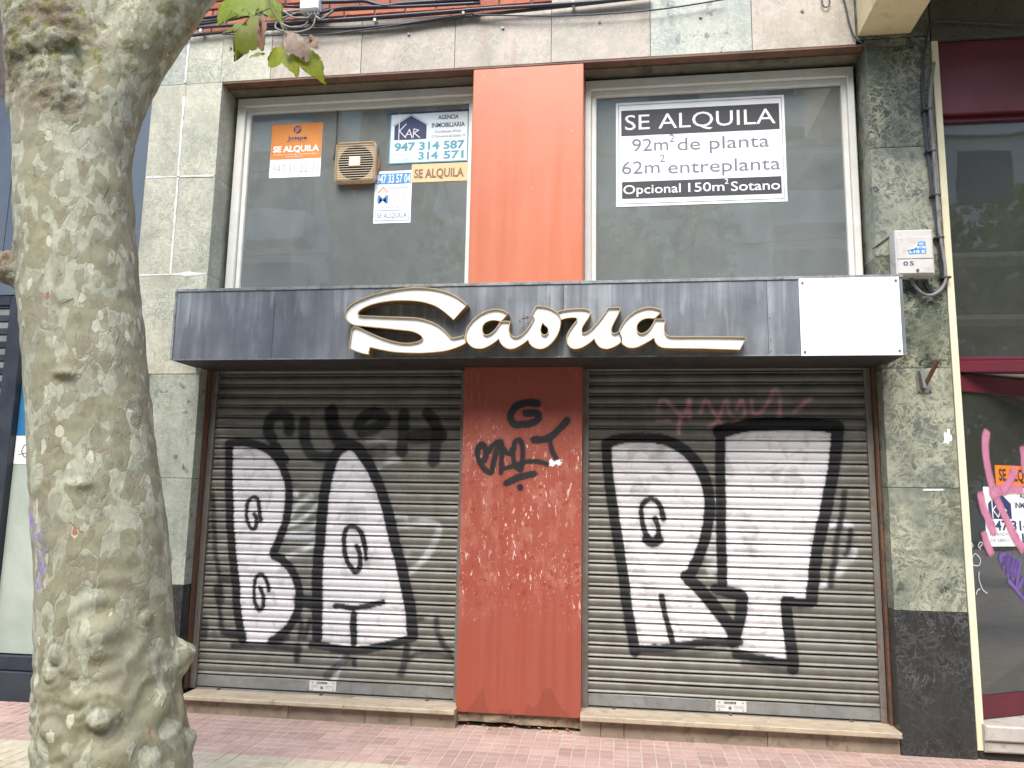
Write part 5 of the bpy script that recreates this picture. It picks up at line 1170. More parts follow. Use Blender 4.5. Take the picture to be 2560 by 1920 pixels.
cyl('throat_disc', (FX, 0.228, FZ), (0, 1, 0), 0.146, 0.012, 'throat_shade', fan, 32)  # solid disc, shade of the fan opening put into its colour
for k in range(15):
    z = FZ - 0.1365 + k * 0.0195
    box('grille_slat', FX - 0.1505, FX + 0.1505, 0.187, 0.1915, z - 0.0021, z + 0.0021, 'fan_pale', fan, 0.0006)
cp = box('centre_cap', FX - 0.046, FX + 0.046, 0.178, 0.1865, FZ - 0.042, FZ + 0.040, 'fan_pale', fan, 0.004)
cyl('badge', (FX, 0.1775, FZ + 0.004), (0, 1, 0), 0.030, 0.001, 'plate', cp, 20)
tube('fan_cable', [(FX - 0.20, 0.250, FZ + 0.05), (FX - 0.185, 0.250, FZ + 0.22), (FX - 0.19, 0.250, 4.57)], 0.004, 'cable', fan, 6)

# ================================================================== meter box, conduit and bracket on the right pilaster
mb = empty('meter_box', 'grey plastic meter box stencilled 05 above the white board', 'meter box', (1.928, 0, 3.0))
v, f = [], []
add_box(v, f, 1.809, 2.046, -0.118, -0.003, 3.004, 3.312, 0.008)
fix(link('casing', new_mesh('casing', v, f), 'box_grey', mb))
box('lid', 1.818, 2.036, -0.124, -0.1185, 3.112, 3.262, 'box_grey', mb, 0.003)
box('lid', 1.818, 2.036, -0.1235, -0.1185, 3.012, 3.108, 'box_grey', mb, 0.003)
st = poly_face('sticker', [(1.880, 3.172), (1.922, 3.178), (1.938, 3.196), (1.948, 3.222), (1.962, 3.228), (1.994, 3.226), (1.996, 3.145), (1.940, 3.144), (1.890, 3.142)], -0.1252, 'ink_blue', mb, None, 0.0008)
text('05', 1.955, 1.982, 3.206, 0.012, -0.1258, 'paper', st, 0.02)
text('0130', 1.940, 1.992, 3.180, 0.016, -0.1258, 'paper', st, 0.02)
text('L10 E', 1.893, 1.988, 3.150, 0.017, -0.1258, 'paper', st, 0.02)
poly_face('peeled_corner', [(1.880, 3.172), (1.905, 3.182), (1.930, 3.204), (1.944, 3.222), (1.936, 3.190), (1.920, 3.176)], -0.131, 'paper', mb, None, 0.0008)
text('0', 1.850, 1.880, 3.066, 0.027, -0.1246, 'ink_navy', mb, 0.02)
text('5', 1.890, 1.916, 3.066, 0.027, -0.1246, 'ink_navy', mb, 0.02)
cyl('lock', (1.936, -0.126, 3.032), (0, 1, 0), 0.009, 0.008, 'bolt', mb, 12)
cd = empty('conduit', 'grey conduit and black cables looping under the meter box and up the pilaster', 'conduit', (2.07, 0, 2.85))
for k, (r_, pth) in enumerate(COND):
    tube('cable', pth, r_ * 0.95, 'conduit' if k == 0 else 'cable', cd, 8)
for x, y, z in CCLIP:
    box('clip', x - 0.030, x + 0.030, -0.052, 0.0, z - 0.006, z + 0.006, 'cable', cd, 0.002)
br = empty('wall_bracket', 'rusty steel bracket with a slanted rod on the right pilaster', 'bracket', (1.975, 0, 2.24))
box('back_plate', 1.932, 2.020, -0.010, -0.003, 2.236, 2.386, 'galv', br, 0.002)
tube('rod', [(1.965, -0.02, 2.262), (1.992, -0.10, 2.355), (2.012, -0.17, 2.43)], 0.014, 'rust', br, 8)
poly_face('gusset', [(1.938, 2.38), (1.950, 2.38), (1.972, 2.30), (1.972, 2.262), (1.955, 2.262)], -0.06, 'galv', br, None, 0.05)
for x, z in ((1.942, 2.248), (2.010, 2.246)):
    cyl('bolt', (x, -0.012, z), (0, 1, 0), 0.006, 0.008, 'bolt', br, 8)
for k, pl in enumerate(([(2.088, 1.985), (2.100, 1.968), (2.104, 2.002), (2.118, 1.998), (2.117, 1.967), (2.129, 1.955), (2.127, 1.925), (2.112, 1.920), (2.104, 1.902), (2.090, 1.911), (2.073, 1.908), (2.082, 1.930), (2.080, 1.957)], [(1.935, 1.612), (2.055, 1.614), (2.055, 1.604), (1.935, 1.602)])):
    tag(poly_face('paper_scrap', pl, -0.004, 'paper', None, None, 0.001), ('torn white paper scrap stuck on the right pilaster', 'thin white tape strip on the right pilaster')[k], 'paper')

# ================================================================== cables along the top of the lintel
nm = ['thick black cable sagging lowest along the lintel top', 'thin black wire hanging below the cable bundle', 'black cable held by white clips along the lintel', 'black cable running past the junction box from the left', 'short black cable entering the junction box from the left', 'thick black cable leaving the junction box to the right', 'black cable crossing behind the hanging leaves', 'black cable next to the bricks on the left', 'black cable close under the bricks on the right', 'dark cable in the middle of the bundle', 'short dark cable bending up right of the junction box']
cat_ = []
for k, (r_, p) in enumerate(CAB):
    o = tube('cable', [(a, -0.035 - 0.012 * (k % 3), b) for a, b in p], r_ * 1.15, 'cable', None, 8)
    cat_.append(tag(o, nm[k], 'cable', 'cables along the lintel'))
for k, p in enumerate(LOOP):
    o = tube('cable', [(a, -0.075 - 0.008 * k, b) for a, b in p], 0.0068, 'cable_grey', None, 6)
    tag(o, ('grey wire looping widest below the junction box', 'grey wire in the lowest loop under the junction box', 'grey wire curling left of the junction box', 'grey wire curling right of the junction box')[k], 'cable', 'cables along the lintel')
for k, (x, z) in enumerate(CLIP):
    box('cable_clip', x - 0.010, x + 0.010, -0.066, 0.001, z - 0.016, z + 0.020, 'clip_white', cat_[2], 0.003)
(jx0, jz1), (jx1, jz0) = JBOX
jb = empty('junction_box', 'small white junction box among the cables over the left window', 'junction box', ((jx0 + jx1) / 2, -0.05, jz0))
box('casing', jx0, jx1, -0.125, -0.002, jz0, jz1 + 0.03, 'clip_white', jb, 0.008)
for k in range(4):
    x = jx0 + 0.06 + k * 0.025
    cyl('gland', (x, -0.085, jz0 - 0.014), (0, 0, 1), 0.008, 0.026, 'clip_white', jb, 8)

# ================================================================== balcony beam at the top right
bc = empty('balcony', 'cream painted balcony beam jutting out over the right pilaster', 'balcony', (1.86, 0, 4.78))
v, f = [], []
add_box(v, f, 1.678, 2.028, -1.10, 0.01, 4.790, 5.28, 0.01)
fix(link('beam', new_mesh('beam', v, f), 'cream_paint', bc))
box('slab', 1.62, 5.5, -1.2, 0.005, 5.285, 5.45, 'cream_paint', bc, 0.01)
box('slab_edge', 2.1, 5.5, -0.32, 0.004, 5.20, 5.284, 'plaster', bc)

# ================================================================== shop to the right
rs = empty('shop_building', 'empty shop on the right with maroon frames and pink graffiti on its glass', 'building', (3.2, 0.2, 0))
box('edge_strip', 2.160, 2.205, -0.004, 0.30, 0.03, 4.72, 'cream_strip', rs, 0.004)
for a, b in ((2.163, 2.9), (2.9, 3.7), (3.7, 4.5)):
    box('marble_slab', a + J, b - J, 0.0, 0.12, 4.728, 5.6, 'marble_deep', rs, 0.002)
fa = box('roller_housing', 2.207, 5.0, 0.030, 0.35, 4.188, 4.726, 'maroon', rs, 0.006)
boxes('frame', [(2.207, 5.0, 0.075, 0.16, 4.150, 4.186), (2.207, 5.0, 0.060, 0.16, 2.385, 2.462), (2.207, 5.0, 0.070, 0.15, 2.464, 2.488), (4.2, 4.26, 0.07, 0.15, 2.49, 4.149)], 'maroon', rs, 0.004)
box('pane', 2.207, 4.19, 0.105, 0.111, 2.489, 4.149, 'glass_dark', rs)
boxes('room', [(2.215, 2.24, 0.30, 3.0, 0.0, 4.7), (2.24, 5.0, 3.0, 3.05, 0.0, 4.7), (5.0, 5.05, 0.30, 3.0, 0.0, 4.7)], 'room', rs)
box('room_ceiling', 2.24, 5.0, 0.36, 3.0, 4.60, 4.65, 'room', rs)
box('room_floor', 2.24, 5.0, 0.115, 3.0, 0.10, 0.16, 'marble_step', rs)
for z in (2.85, 3.32):
    box('shelf', 2.25, 4.2, 0.55, 0.80, z, z + 0.035, 'shelf', rs)
box('entrance_ceiling', 2.207, 5.0, 0.161, 2.6, 2.395, 2.42, 'plaster', rs)
ca, sa = math.cos(ANG), math.sin(ANG)
GX0, GY0 = 2.236, 0.10
def on_glass(s, z, off=0.0):
    return (GX0 + s * ca + off * sa, GY0 + s * sa - off * ca, z)
def glass_box(name, s0, s1, z0, z1, o0, o1, mat, parent):
    v = [on_glass(s, z, o) for z in (z0, z1) for o in (o1, o0) for s in (s0, s1)]
    f = [(0, 1, 5, 4), (3, 2, 6, 7), (1, 3, 7, 5), (2, 0, 4, 6), (4, 5, 7, 6), (2, 3, 1, 0)]
    return fix(link(name, new_mesh(name, v, f), mat, parent))
glass_box('door_frame', -0.03, 2.6, 0.197, 0.332, -0.03, 0.02, 'maroon', rs)
glass_box('door_frame', -0.03, 2.6, 2.262, 2.372, -0.03, 0.02, 'maroon', rs)
glass_box('door_frame', 1.6, 1.66, 0.3325, 2.2615, -0.028, 0.018, 'maroon', rs)
glass_box('pane', -0.02, 1.6, 0.3325, 2.2615, -0.003, 0.003, 'glass_dark', rs)
def step(name, x0, x1, y0, y1, z0, z1, mat):
    return box(name, x0, x1, y0, y1, z0, z1, mat, rs, 0.01)
step('door_step', 2.190, 5.0, -0.055, 0.60, 0.100, 0.192, 'marble_step')
step('door_step', 2.192, 5.0, -0.035, 0.60, 0.030, 0.098, 'marble_step')
step('plinth', 2.165, 5.0, 0.0, 0.60, GZ - 0.03, 0.029, 'dark')
def flat_on_glass(name, s0, s1, z0, z1, off, mat, parent, label=None):
    v = [on_glass(s0, z0, off), on_glass(s1, z0, off), on_glass(s1, z1, off), on_glass(s0, z1, off)]
    o = fix(link(name, new_mesh(name, v, [(0, 1, 2, 3)]), mat, parent))
    return tag(o, label, 'poster') if label else o
xfg = lambda a, b, o: on_glass(a, b, o)
p = flat_on_glass('rental_strip', RP[0][0], RP[0][0] + 0.45, RP[1][1], RP[0][1], 0.0045, 'paper_fluo', None, 'bright orange strip reading SE ALQUILA on the right shop glass')
text('SE ALQUILA', RP[0][0] + 0.03, RP[0][0] + 0.42, RP[1][1] + 0.035, 0.075, 0.0055, 'ink', p, 0.03, 0, xfg)
s0, s1 = RP[3][0], RP[3][0] + 0.64
z0, z1 = RP[4][1], RP[3][1]
p = flat_on_glass('agency_poster', s0, s1, z0, z1, 0.0042, 'paper', None, 'white estate agency poster under the orange strip on the right shop glass')
zz = z0 + (z1 - z0) * 0.46
poly_face('emblem', [(0, 0), (1, 0), (1, 1)], 0, 'ink_navy', p).hide_render = False
em = p.children[-1]
em.data.clear_geometry()
em.data.from_pydata([on_glass(a, b, 0.005) for a, b in ((s0 + 0.035, zz), (s0 + 0.245, zz), (s0 + 0.245, zz + 0.10), (s0 + 0.14, zz + 0.18), (s0 + 0.035, zz + 0.10))], [], [(0, 1, 2, 3, 4)])
def line_on_glass(pts, w, mat, parent, off, name='lettering'):
    v, f = [], []
    for a, b in zip(pts[:-1], pts[1:]):
        a = Vector(a); b = Vector(b); d = (b - a).normalized(); s = Vector((-d.y, d.x)) * w / 2
        k = len(v)
        v += [on_glass(q.x, q.y, off) for q in (a - s, b - s, b + s, a + s)]
        off += 0.00005
        f.append((k, k + 1, k + 2, k + 3))
    return fix(link(name, new_mesh(name, v, f), mat, parent))
line_on_glass([(s0 + 0.07, zz + 0.005), (s0 + 0.07, zz + 0.14)], 0.008, 'paper', p, 0.006)
line_on_glass([(s0 + 0.12, zz + 0.10), (s0 + 0.075, zz + 0.06), (s0 + 0.12, zz + 0.01), (s0 + 0.145, zz + 0.07), (s0 + 0.165, zz + 0.02), (s0 + 0.175, zz + 0.07), (s0 + 0.20, zz + 0.055), (s0 + 0.175, zz + 0.045), (s0 + 0.215, zz + 0.01)], 0.007, 'paper', p, 0.006)
text('AGENCIA', s0 + 0.33, s0 + 0.52, z1 - 0.070, 0.034, 0.005, 'ink_navy', p, 0.03, 0, xfg)
text('INMOBILIARIA', s0 + 0.28, s0 + 0.60, z1 - 0.135, 0.036, 0.005, 'ink_navy', p, 0.03, 0, xfg)
text('C/ La Estacion, 60 bajo', s0 + 0.31, s0 + 0.58, z1 - 0.180, 0.016, 0.005, 'ink_grey', p, 0, 0, xfg)
text('947 314 587', s0 + 0.03, s0 + 0.61, z0 + 0.105, 0.060, 0.005, 'ink_navy', p, 0.03, 0, xfg)
text('314 571', s0 + 0.25, s0 + 0.61, z0 + 0.022, 0.060, 0.005, 'ink_navy', p, 0.03, 0, xfg)
text('MIRANDA', s0 + 0.035, s0 + 0.20, z0 + 0.068, 0.022, 0.005, 'ink_grey', p, 0, 0, xfg)
text('DE EBRO', s0 + 0.035, s0 + 0.20, z0 + 0.028, 0.022, 0.005, 'ink_grey', p, 0, 0, xfg)
def ribbon(name, paths, w, mat, label, off, cat='graffiti', soft=True):
    v, f, al = [], [], []
    prof_ = ((-1.0, 0.0), (-0.62, 0.8), (0.0, 0.92), (0.62, 0.8), (1.0, 0.0)) if soft else ((-0.7, 1.0), (0.7, 1.0))
    m = len(prof_)
    for path in paths:
        pp = [Vector((q.x, q.y)) for q in smooth_path([(a, b, 0) for a, b in path], 8)]
        k0 = len(v)
        for i, q in enumerate(pp):
            d = (pp[min(i + 1, len(pp) - 1)] - pp[max(i - 1, 0)]).normalized()
            s = Vector((-d.y, d.x))
            e = min(i, len(pp) - 1 - i)
            k = w * (0.56 + 0.14 * mnoise.noise(Vector((q.x * 14, q.y * 14, 0)))) * min(1, 0.6 + 0.2 * e)
            fade = min(1.0, e * 0.4) if soft else 1.0
            for t_, a_ in prof_:
                r_ = q + s * k * t_
                v.append(on_glass(r_.x, r_.y, off)); al.append(a_ * fade)
        for i in range(len(pp) - 1):
            for j in range(m - 1):
                a = k0 + m * i + j
                f.append((a, a + m, a + m + 1, a + 1))
        off += 0.0004
    me = new_mesh(name, v, f)
    at_ = me.color_attributes.new('paint', 'FLOAT_COLOR', 'POINT')
    at_.data.foreach_set('color', np.repeat(np.array(al, np.float32), 4))
    o = link(name, me, mat)
    return tag(o, label, cat)
ribbon('graffiti_tag', PINK, 0.070, 'spray_pink', 'pink spray scrawl across the right shop glass and its posters', 0.009)
ribbon('graffiti_tag', VIOLET, 0.034, 'spray_violet', 'violet scribble low on the right shop glass', 0.007)
ribbon('graffiti_tag', PENW, 0.008, 'pen_white', 'thin white pen squiggles at the edge of the right shop glass', 0.0065, 'graffiti', False)

# ================================================================== building on the left
lb = empty('shop_building', 'dark fronted shop on the left behind the tree with louvers and blue metal cladding', 'building', (-4.6, 0.05, 0))
for a, b in ((-4.28, -3.712), (-4.9, -4.284), (-5.6, -4.904)):
    box('cladding_sheet', a, b, 0.035, 0.06, 3.035, 4.722, 'blue_metal', lb, 0.003)
box('wall', -7.5, -3.71, 0.30, 0.6, 0.0, 9.0, 'mortar', lb)
boxes('frame', [(-4.79, -4.66, 0.04, 0.14, 0.19, 3.03), (-7.0, -4.791, 0.04, 0.14, 2.955, 3.03), (-4.659, -3.712, 0.04, 0.14, 2.955, 3.03), (-3.80, -3.712, 0.04, 0.14, 0.19, 2.954)], 'black_metal', lb, 0.004)
for k in range(13):
    z = 1.60 + k * 0.106
    lv = box('louver_slat', -5.9, -4.80, 0.065, 0.125, z, z + 0.058, 'louver_grey', lb, 0.006)
    box('louver_bar', -5.9, -4.80, 0.055, 0.13, z + 0.0605, z + 0.1035, 'black_metal', lb, 0.003)
box('louver_backing', -6.0, -4.795, 0.132, 0.16, 0.2, 2.95, 'black_metal', lb)
box('frosted_pane', -4.657, -3.805, 0.10, 0.112, 0.30, 2.954, 'frosted', lb)
box('frosted_pane', -5.9, -4.80, 0.10, 0.112, 0.30, 1.59, 'frosted', lb)
boxes('plinth', [(-7.5, -3.712, 0.02, 0.16, GZ - 0.03, 0.185)], 'black_metal', lb, 0.004)
boxes('frame_rail', [(-5.9, -4.80, 0.05, 0.13, 0.19, 0.29), (-4.657, -3.805, 0.05, 0.13, 0.19, 0.29)], 'black_metal', lb, 0.004)
PYL = 0.097
v = [(-4.655, PYL, 1.925), (-4.10, PYL, 1.925), (-4.10, PYL, 2.335), (-4.655, PYL, 2.335)]
o = tag(link('shop_poster', new_mesh('shop_poster', v, [(0, 1, 2, 3)]), 'paper_blue'), 'deep blue poster with white lettering on the left shop glass', 'poster')
text('9', -4.625, -4.52, 2.15, 0.10, PYL - 0.001, 'paper', o, 0.03)
text('4', -4.50, -4.41, 2.15, 0.10, PYL - 0.001, 'paper', o, 0.03)
text('7', -4.40, -4.31, 2.15, 0.10, PYL - 0.001, 'paper', o, 0.03)
v = [(-4.655, PYL, 1.705), (-4.12, PYL, 1.705), (-4.12, PYL, 1.922), (-4.655, PYL, 1.922)]
o = tag(link('shop_poster', new_mesh('shop_poster', v, [(0, 1, 2, 3)]), 'paper'), 'white card with a curled black mark under the blue poster', 'poster')
line_print([(-4.53, 1.87), (-4.58, 1.845), (-4.595, 1.80), (-4.57, 1.76), (-4.52, 1.75), (-4.47, 1.77)], 0.008, 'ink', o, PYL - 0.001)
line_print([(-4.62, 1.775), (-4.55, 1.79), (-4.49, 1.815), (-4.45, 1.85)], 0.005, 'ink', o, PYL - 0.002)

# ================================================================== the plane tree
TY0 = -2.0
tree = empty('plane_tree', 'mottled plane tree trunk with burls standing at the left of the shop', 'tree', (-2.25, TY0, GZ))
K = 0.932
def tz(z): return 1.5 + (z - 1.5) * K
prof = [(-0.22, -2.20, 0.40), (-0.06, -2.202, 0.352), (0.126, -2.204, 0.330), (0.286, -2.215, 0.318), (0.444, -2.239, 0.312), (0.603, -2.270, 0.300), (0.764, -2.295, 0.290), (0.925, -2.320, 0.286), (1.089, -2.340, 0.283), (1.252, -2.368, 0.283), (1.417, -2.404, 0.282), (1.584, -2.442, 0.279), (1.752, -2.475, 0.272), (1.921, -2.504, 0.270), (2.093, -2.538, 0.269), (2.266, -2.573, 0.270), (2.441, -2.611, 0.271), (2.617, -2.644, 0.270), (2.794, -2.673, 0.269), (2.972, -2.697, 0.267), (3.152, -2.727, 0.265), (3.335, -2.755, 0.266), (3.5, -2.79, 0.270), (3.7, -2.84, 0.265), (4.0, -2.90, 0.25)]
v, f = [], []
N = 64
for i, (z, x, r) in enumerate(prof):
    for k in range(N):
        a = 2 * math.pi * k / N
        v.append((x + r * math.cos(a), TY0 + r * math.sin(a), z))
for i in range(len(prof) - 1):
    for k in range(N):
        a, b = i * N + k, i * N + (k + 1) % N
        f.append((a, b, b + N, a + N))
f.append(tuple(range(N))[::-1])
f.append(tuple((len(prof) - 1) * N + k for k in range(N)))
# limbs of the fork
def limb(path, r0, r1):
    add_tube(v, f, smooth_path(path, 8), r0, 28, r1)
limb([(-2.66, TY0, 3.05), (-2.62, TY0 + 0.02, 3.40), (-2.54, TY0 + 0.05, 3.66), (-2.42, TY0 + 0.08, 3.90), (-2.30, TY0 + 0.11, 4.12), (-2.12, TY0 + 0.2, 4.5), (-1.9, TY0 + 0.3, 5.2), (-1.6, TY0 + 0.2, 6.4)], 0.205, 0.12)
limb([(-2.80, TY0, 3.4), (-2.92, TY0 - 0.05, 4.0), (-3.15, TY0 - 0.2, 5.0), (-3.5, TY0 - 0.4, 6.4)], 0.26, 0.13)
limb([(-2.72, TY0 + 0.03, 3.5), (-2.66, TY0 + 0.10, 4.3), (-2.62, TY0 + 0.3, 5.6)], 0.23, 0.13)
def blob(c, r, sq=(1, 1, 1)):
    b0 = len(v)
    nu, nv_ = 16, 10
    for j in range(nv_ + 1):
        t = math.pi * j / nv_
        for k in range(nu):
            p = 2 * math.pi * k / nu
            v.append((c[0] + r * sq[0] * math.sin(t) * math.cos(p), c[1] + r * sq[1] * math.sin(t) * math.sin(p), c[2] + r * sq[2] * math.cos(t)))
    for j in range(nv_):
        for k in range(nu):
            a, b = b0 + j * nu + k, b0 + j * nu + (k + 1) % nu
            f.append((a, b, b + nu, a + nu))
BURLS = [((-2.344, -2.288, 0.821), 0.042, (1, 1, 1.1)), ((-2.358, -2.287, 0.746), 0.038, (1, 1, 1)), ((-2.174, -2.251, 0.89), 0.11, (1, 1, 1)), ((-2.21, -2.28, 0.645), 0.045, (1, 1, 1)),
         ((-2.14, -2.25, 0.615), 0.145, (1.1, 1.0, 0.85)), ((-2.117, -2.285, 0.572), 0.045, (1.3, 1.1, 0.8)), ((-2.317, -2.300, 0.51), 0.066, (1, 1, 1.1)), ((-1.975, -2.06, 0.573), 0.10, (1, 1, 1)),
         ((-1.935, -1.86, 0.38), 0.065, (1, 1, 1)), ((-2.058, -2.104, 0.962), 0.035, (1, 1, 1)), ((-2.10, -2.27, 0.40), 0.13, (1.2, 1, 0.8)), ((-2.46, -2.18, 0.66), 0.06, (1, 1, 1.5)), ((-2.44, -2.22, 0.42), 0.07, (1, 1, 1.4)),
         ((-2.657, -2.245, 3.372), 0.085, (1, 1, 1.1)), ((-2.859, -2.27, 3.62), 0.10, (1.3, 1, 1)), ((-2.70, -2.26, 3.66), 0.08, (1.4, 1, .8)), ((-2.96, -2.15, 3.40), 0.13, (1, 1, 1)),
         ((-2.353, -2.271, 1.532), 0.050, (2.0, 1, 0.55)), ((-2.45, -2.27, 2.02), 0.042, (1.5, 1, 0.6))]
def axis_at(z):
    for (z0, x0, r0), (z1, x1, r1) in zip(prof[:-1], prof[1:]):
        if z0 <= z <= z1:
            return x0 + (x1 - x0) * (z - z0) / (z1 - z0)
    return prof[-1][1]
bc_ = []
for k_, (c_, r_, sq) in enumerate(BURLS):
    d_ = Vector((axis_at(c_[2]) - c_[0], TY0 - c_[1], 0)).normalized()
    q_ = Vector(c_) + d_ * r_ * (0.45 if r_ < 0.05 else 0.72)
    bc_.append((q_, r_))
    blob(q_, r_, sq)
blob((-2.045, TY0 + 0.12, 0.745), 0.085, (1.0, 1, 1.1))
blob((-2.000, TY0 + 0.13, 0.775), 0.048, (1.1, 1, .9))
blob((-2.005, TY0 + 0.12, 0.725), 0.038, (1.1, 1, .8))
blob((-2.835, TY0 - 0.13, 2.53), 0.090, (1.2, 1, .85))        # torn stub on the left edge
blob((-2.91, TY0 - 0.15, 2.57), 0.070, (1.2, 1, .8))
me = new_mesh('trunk', v, f)
tmp = link('trunk_source', me, None)
rm = tmp.modifiers.new('remesh', 'REMESH'); rm.mode = 'VOXEL'; rm.voxel_size = 0.0125
sm = tmp.modifiers.new('smooth', 'SMOOTH'); sm.factor = 0.5; sm.iterations = 7
dg = bpy.context.evaluated_depsgraph_get(); dg.update()
tme = bpy.data.meshes.new_from_object(tmp.evaluated_get(dg))
bpy.data.objects.remove(tmp, do_unlink=True)
nv = len(tme.vertices)
co = np.zeros(nv * 3); tme.vertices.foreach_get('co', co); co = co.reshape(-1, 3)
no = np.zeros(nv * 3); tme.vertices.foreach_get('normal', no); no = no.reshape(-1, 3)
disp = np.zeros(nv); knot = np.zeros((nv, 4)); knot[:, 3] = 1
kn_c = [(-2.66, -2.26, 3.40), (-2.86, -2.28, 3.62), (-2.74, -2.28, 3.74), (-2.88, -2.18, 2.55)]
kn_r = [0.15, 0.24, 0.22, 0.13]
fv = [(-2.575, -2.21, 1.365), (-2.49, -2.27, 1.315), (-2.475, -2.25, 1.245), (-2.475, -2.25, 1.17), (-2.505, -2.23, 1.10)]
for i in range(nv):
    p = Vector(co[i])
    a = mnoise.fractal(p * 3.2, 1.0, 2.0, 3) * 0.007
    b = mnoise.noise(Vector((p.x * 5, p.y * 5, p.z * 14))) * 0.0045
    c = mnoise.fractal(p * 16, 1.0, 2.0, 3) * 0.0025 * (1.0 + 2.2 * max(0.0, min(1.0, (1.0 - p.z) / 0.5)))
    w = 0.0
    for q, r in bc_[:13]:
        d = (p - q).length
        if d < r * 3.2:
            w += math.sin(d / r * 9.0) * 0.0045 * math.exp(-(d / r - 1.3) ** 2)
    k = 0.0
    for q, r in zip(kn_c, kn_r):
        d = (p - Vector(q)).length / r
        k = max(k, max(0.0, min(1.0, 1.5 - d)))
    rough = mnoise.fractal(p * 22, 1.0, 2.0, 4) * 0.016 * k
    disp[i] = a + b + c + w + rough
    knot[i, 0] = k
    knot[i, 1] = min(1.0, k * 0.5 + (0.8 if p.z > 3.5 else 0.0) + max(0, 0.5 - p.z) * 0.5)
    vio = 0.0
    for q in fv:
        d = Vector((p.x - q[0], (p.z - q[2]) * 0.7)).length
        vio = max(vio, max(0.0, 1.3 - d / 0.032))
    knot[i, 2] = min(1.0, vio) if p.y < TY0 else 0.0
co += no * disp[:, None]
tme.vertices.foreach_set('co', co.ravel())
tme.polygons.foreach_set('use_smooth', [True] * len(tme.polygons))
at = tme.color_attributes.new('knot', 'FLOAT_COLOR', 'POINT')
at.data.foreach_set('color', knot.astype(np.float32).ravel())
tme.materials.clear()
tme.update()
tme.name = 'trunk'
trunk = fix(link('trunk', tme, 'bark', tree))

# leaves hanging into the picture
def leaf(pts, mat, yc, curl, tilt, label=None):
    pl = []
    n = len(pts)
    SGN = 1 if sum(pts[i][0] * pts[(i + 1) % n][1] - pts[(i + 1) % n][0] * pts[i][1] for i in range(n)) > 0 else -1
    for i in range(n):
        a = Vector(pts[i]); b = Vector(pts[(i + 1) % n])
        L = (b - a).length
        k = max(1, int(L / 0.0085))
        for q in range(k):
            t = q / k
            m = a.lerp(b, t)
            if q:
                nn = Vector(((b - a).y, -(b - a).x)).normalized()
                m += nn * ((0.0042 if q % 2 else -0.0022) * SGN + random.uniform(-0.001, 0.001))
            pl.append(m)
    cx = sum(p.x for p in pl) / len(pl); cz = sum(p.y for p in pl) / len(pl)
    bm = bmesh.new()
    bv = [bm.verts.new((p.x, 0, p.y)) for p in pl]
    bm.faces.new(bv)
    bmesh.ops.triangulate(bm, faces=bm.faces[:])
    bmesh.ops.subdivide_edges(bm, edges=[e for e in bm.edges if e.calc_length() > 0.02], cuts=2)
    bmesh.ops.triangulate(bm, faces=bm.faces[:])
    for q in bm.verts:
        dx, dz = q.co.x - cx, q.co.z - cz
        q.co.y = yc + curl * (dx * dx * 1.2 + dz * dz) * 1.2 + 0.45 * tilt[0] * dx + 0.45 * tilt[1] * dz + 0.006 * mnoise.noise(Vector((q.co.x * 30, 0, q.co.z * 30)))
    me = bpy.data.meshes.new('leaf')
    bm.to_mesh(me); bm.free()
    me.polygons.foreach_set('use_smooth', [True] * len(me.polygons))
    o = fix(link('leaf', me, mat, tree))
    if label: o['label'] = label
YF = -2.35
for pts, mt, dy, cu, ti in zip(LEAF, ('leaf_green', 'leaf_olive', 'leaf_brown', 'leaf_olive', 'leaf_yellow', 'leaf_taupe', 'leaf_green', 'leaf_brown'),
                               (0.03, 0.0, -0.012, 0.02, 0.0, -0.03, 0.012, -0.01), (1.2, 1.5, 2.0, 1.0, 1.5, 2.0, 1.0, 2.0),
                               ((0.2, 0.4), (0.3, -0.1), (-0.6, 0), (0.3, 0.2), (0.1, 0.25), (0.2, -0.2), (0.3, 0.2), (0.5, 0.2))):
    leaf(pts, mt, YF + dy, cu, ti)
for k, p in enumerate(TWIG):
    tube('twig', [(a, YF + 0.004, b) for a, b in p], 0.0042 if k == 0 else 0.0026, 'twig', tree, 6)
tube('branch', [(-1.75, TY0 + 0.2, 5.6), (-1.95, -2.15, 5.1), (TWIG[0][0][0], YF + 0.004, TWIG[0][0][1])], 0.018, 'twig', tree, 8, 0.0045)

# crown above the picture
def crown_mesh(name, clumps, n, size, clear=None):
    base = [(0, 0), (0.32, -0.10), (0.55, 0.15), (0.40, 0.35), (0.62, 0.62), (0.25, 0.66), (0.0, 1.0), (-0.25, 0.66), (-0.62, 0.62), (-0.40, 0.35), (-0.55, 0.15), (-0.32, -0.10)]
    v, f = [], []
    while n > 0:
        c, r = random.choice(clumps)
        d = Vector((random.gauss(0, 1), random.gauss(0, 1), random.gauss(0, 1))).normalized() * (random.random() ** 0.45)
        p = Vector((c[0] + d.x * r[0], c[1] + d.y * r[1], c[2] + d.z * r[2]))
        n -= 1
        if clear and clear(p): continue
        ax = Vector((random.gauss(0, 1), random.gauss(0, 1), random.gauss(0, .6) - 0.7)).normalized()
        s = ax.cross(Vector((random.gauss(0, 1), random.gauss(0, 1), random.gauss(0, 1)))).normalized()
        k = size * random.uniform(0.6, 1.15)
        b = len(v)
        up = ax.cross(s) * 0.15
        v += [tuple(p + (s * a + ax * q) * k + up * (a * a) * k) for a, q in base]
        f += [tuple(b + i for i in (0, 1, 2, 3)), tuple(b + i for i in (0, 3, 4, 5, 6)), tuple(b + i for i in (0, 6, 7, 8, 9)), tuple(b + i for i in (0, 9, 10, 11))]
    return new_mesh(name, v, f)
def in_view(p):
    return p.z < 1.5 + 0.80 * max(0.0, (p.y + 5.387)) + 0.55
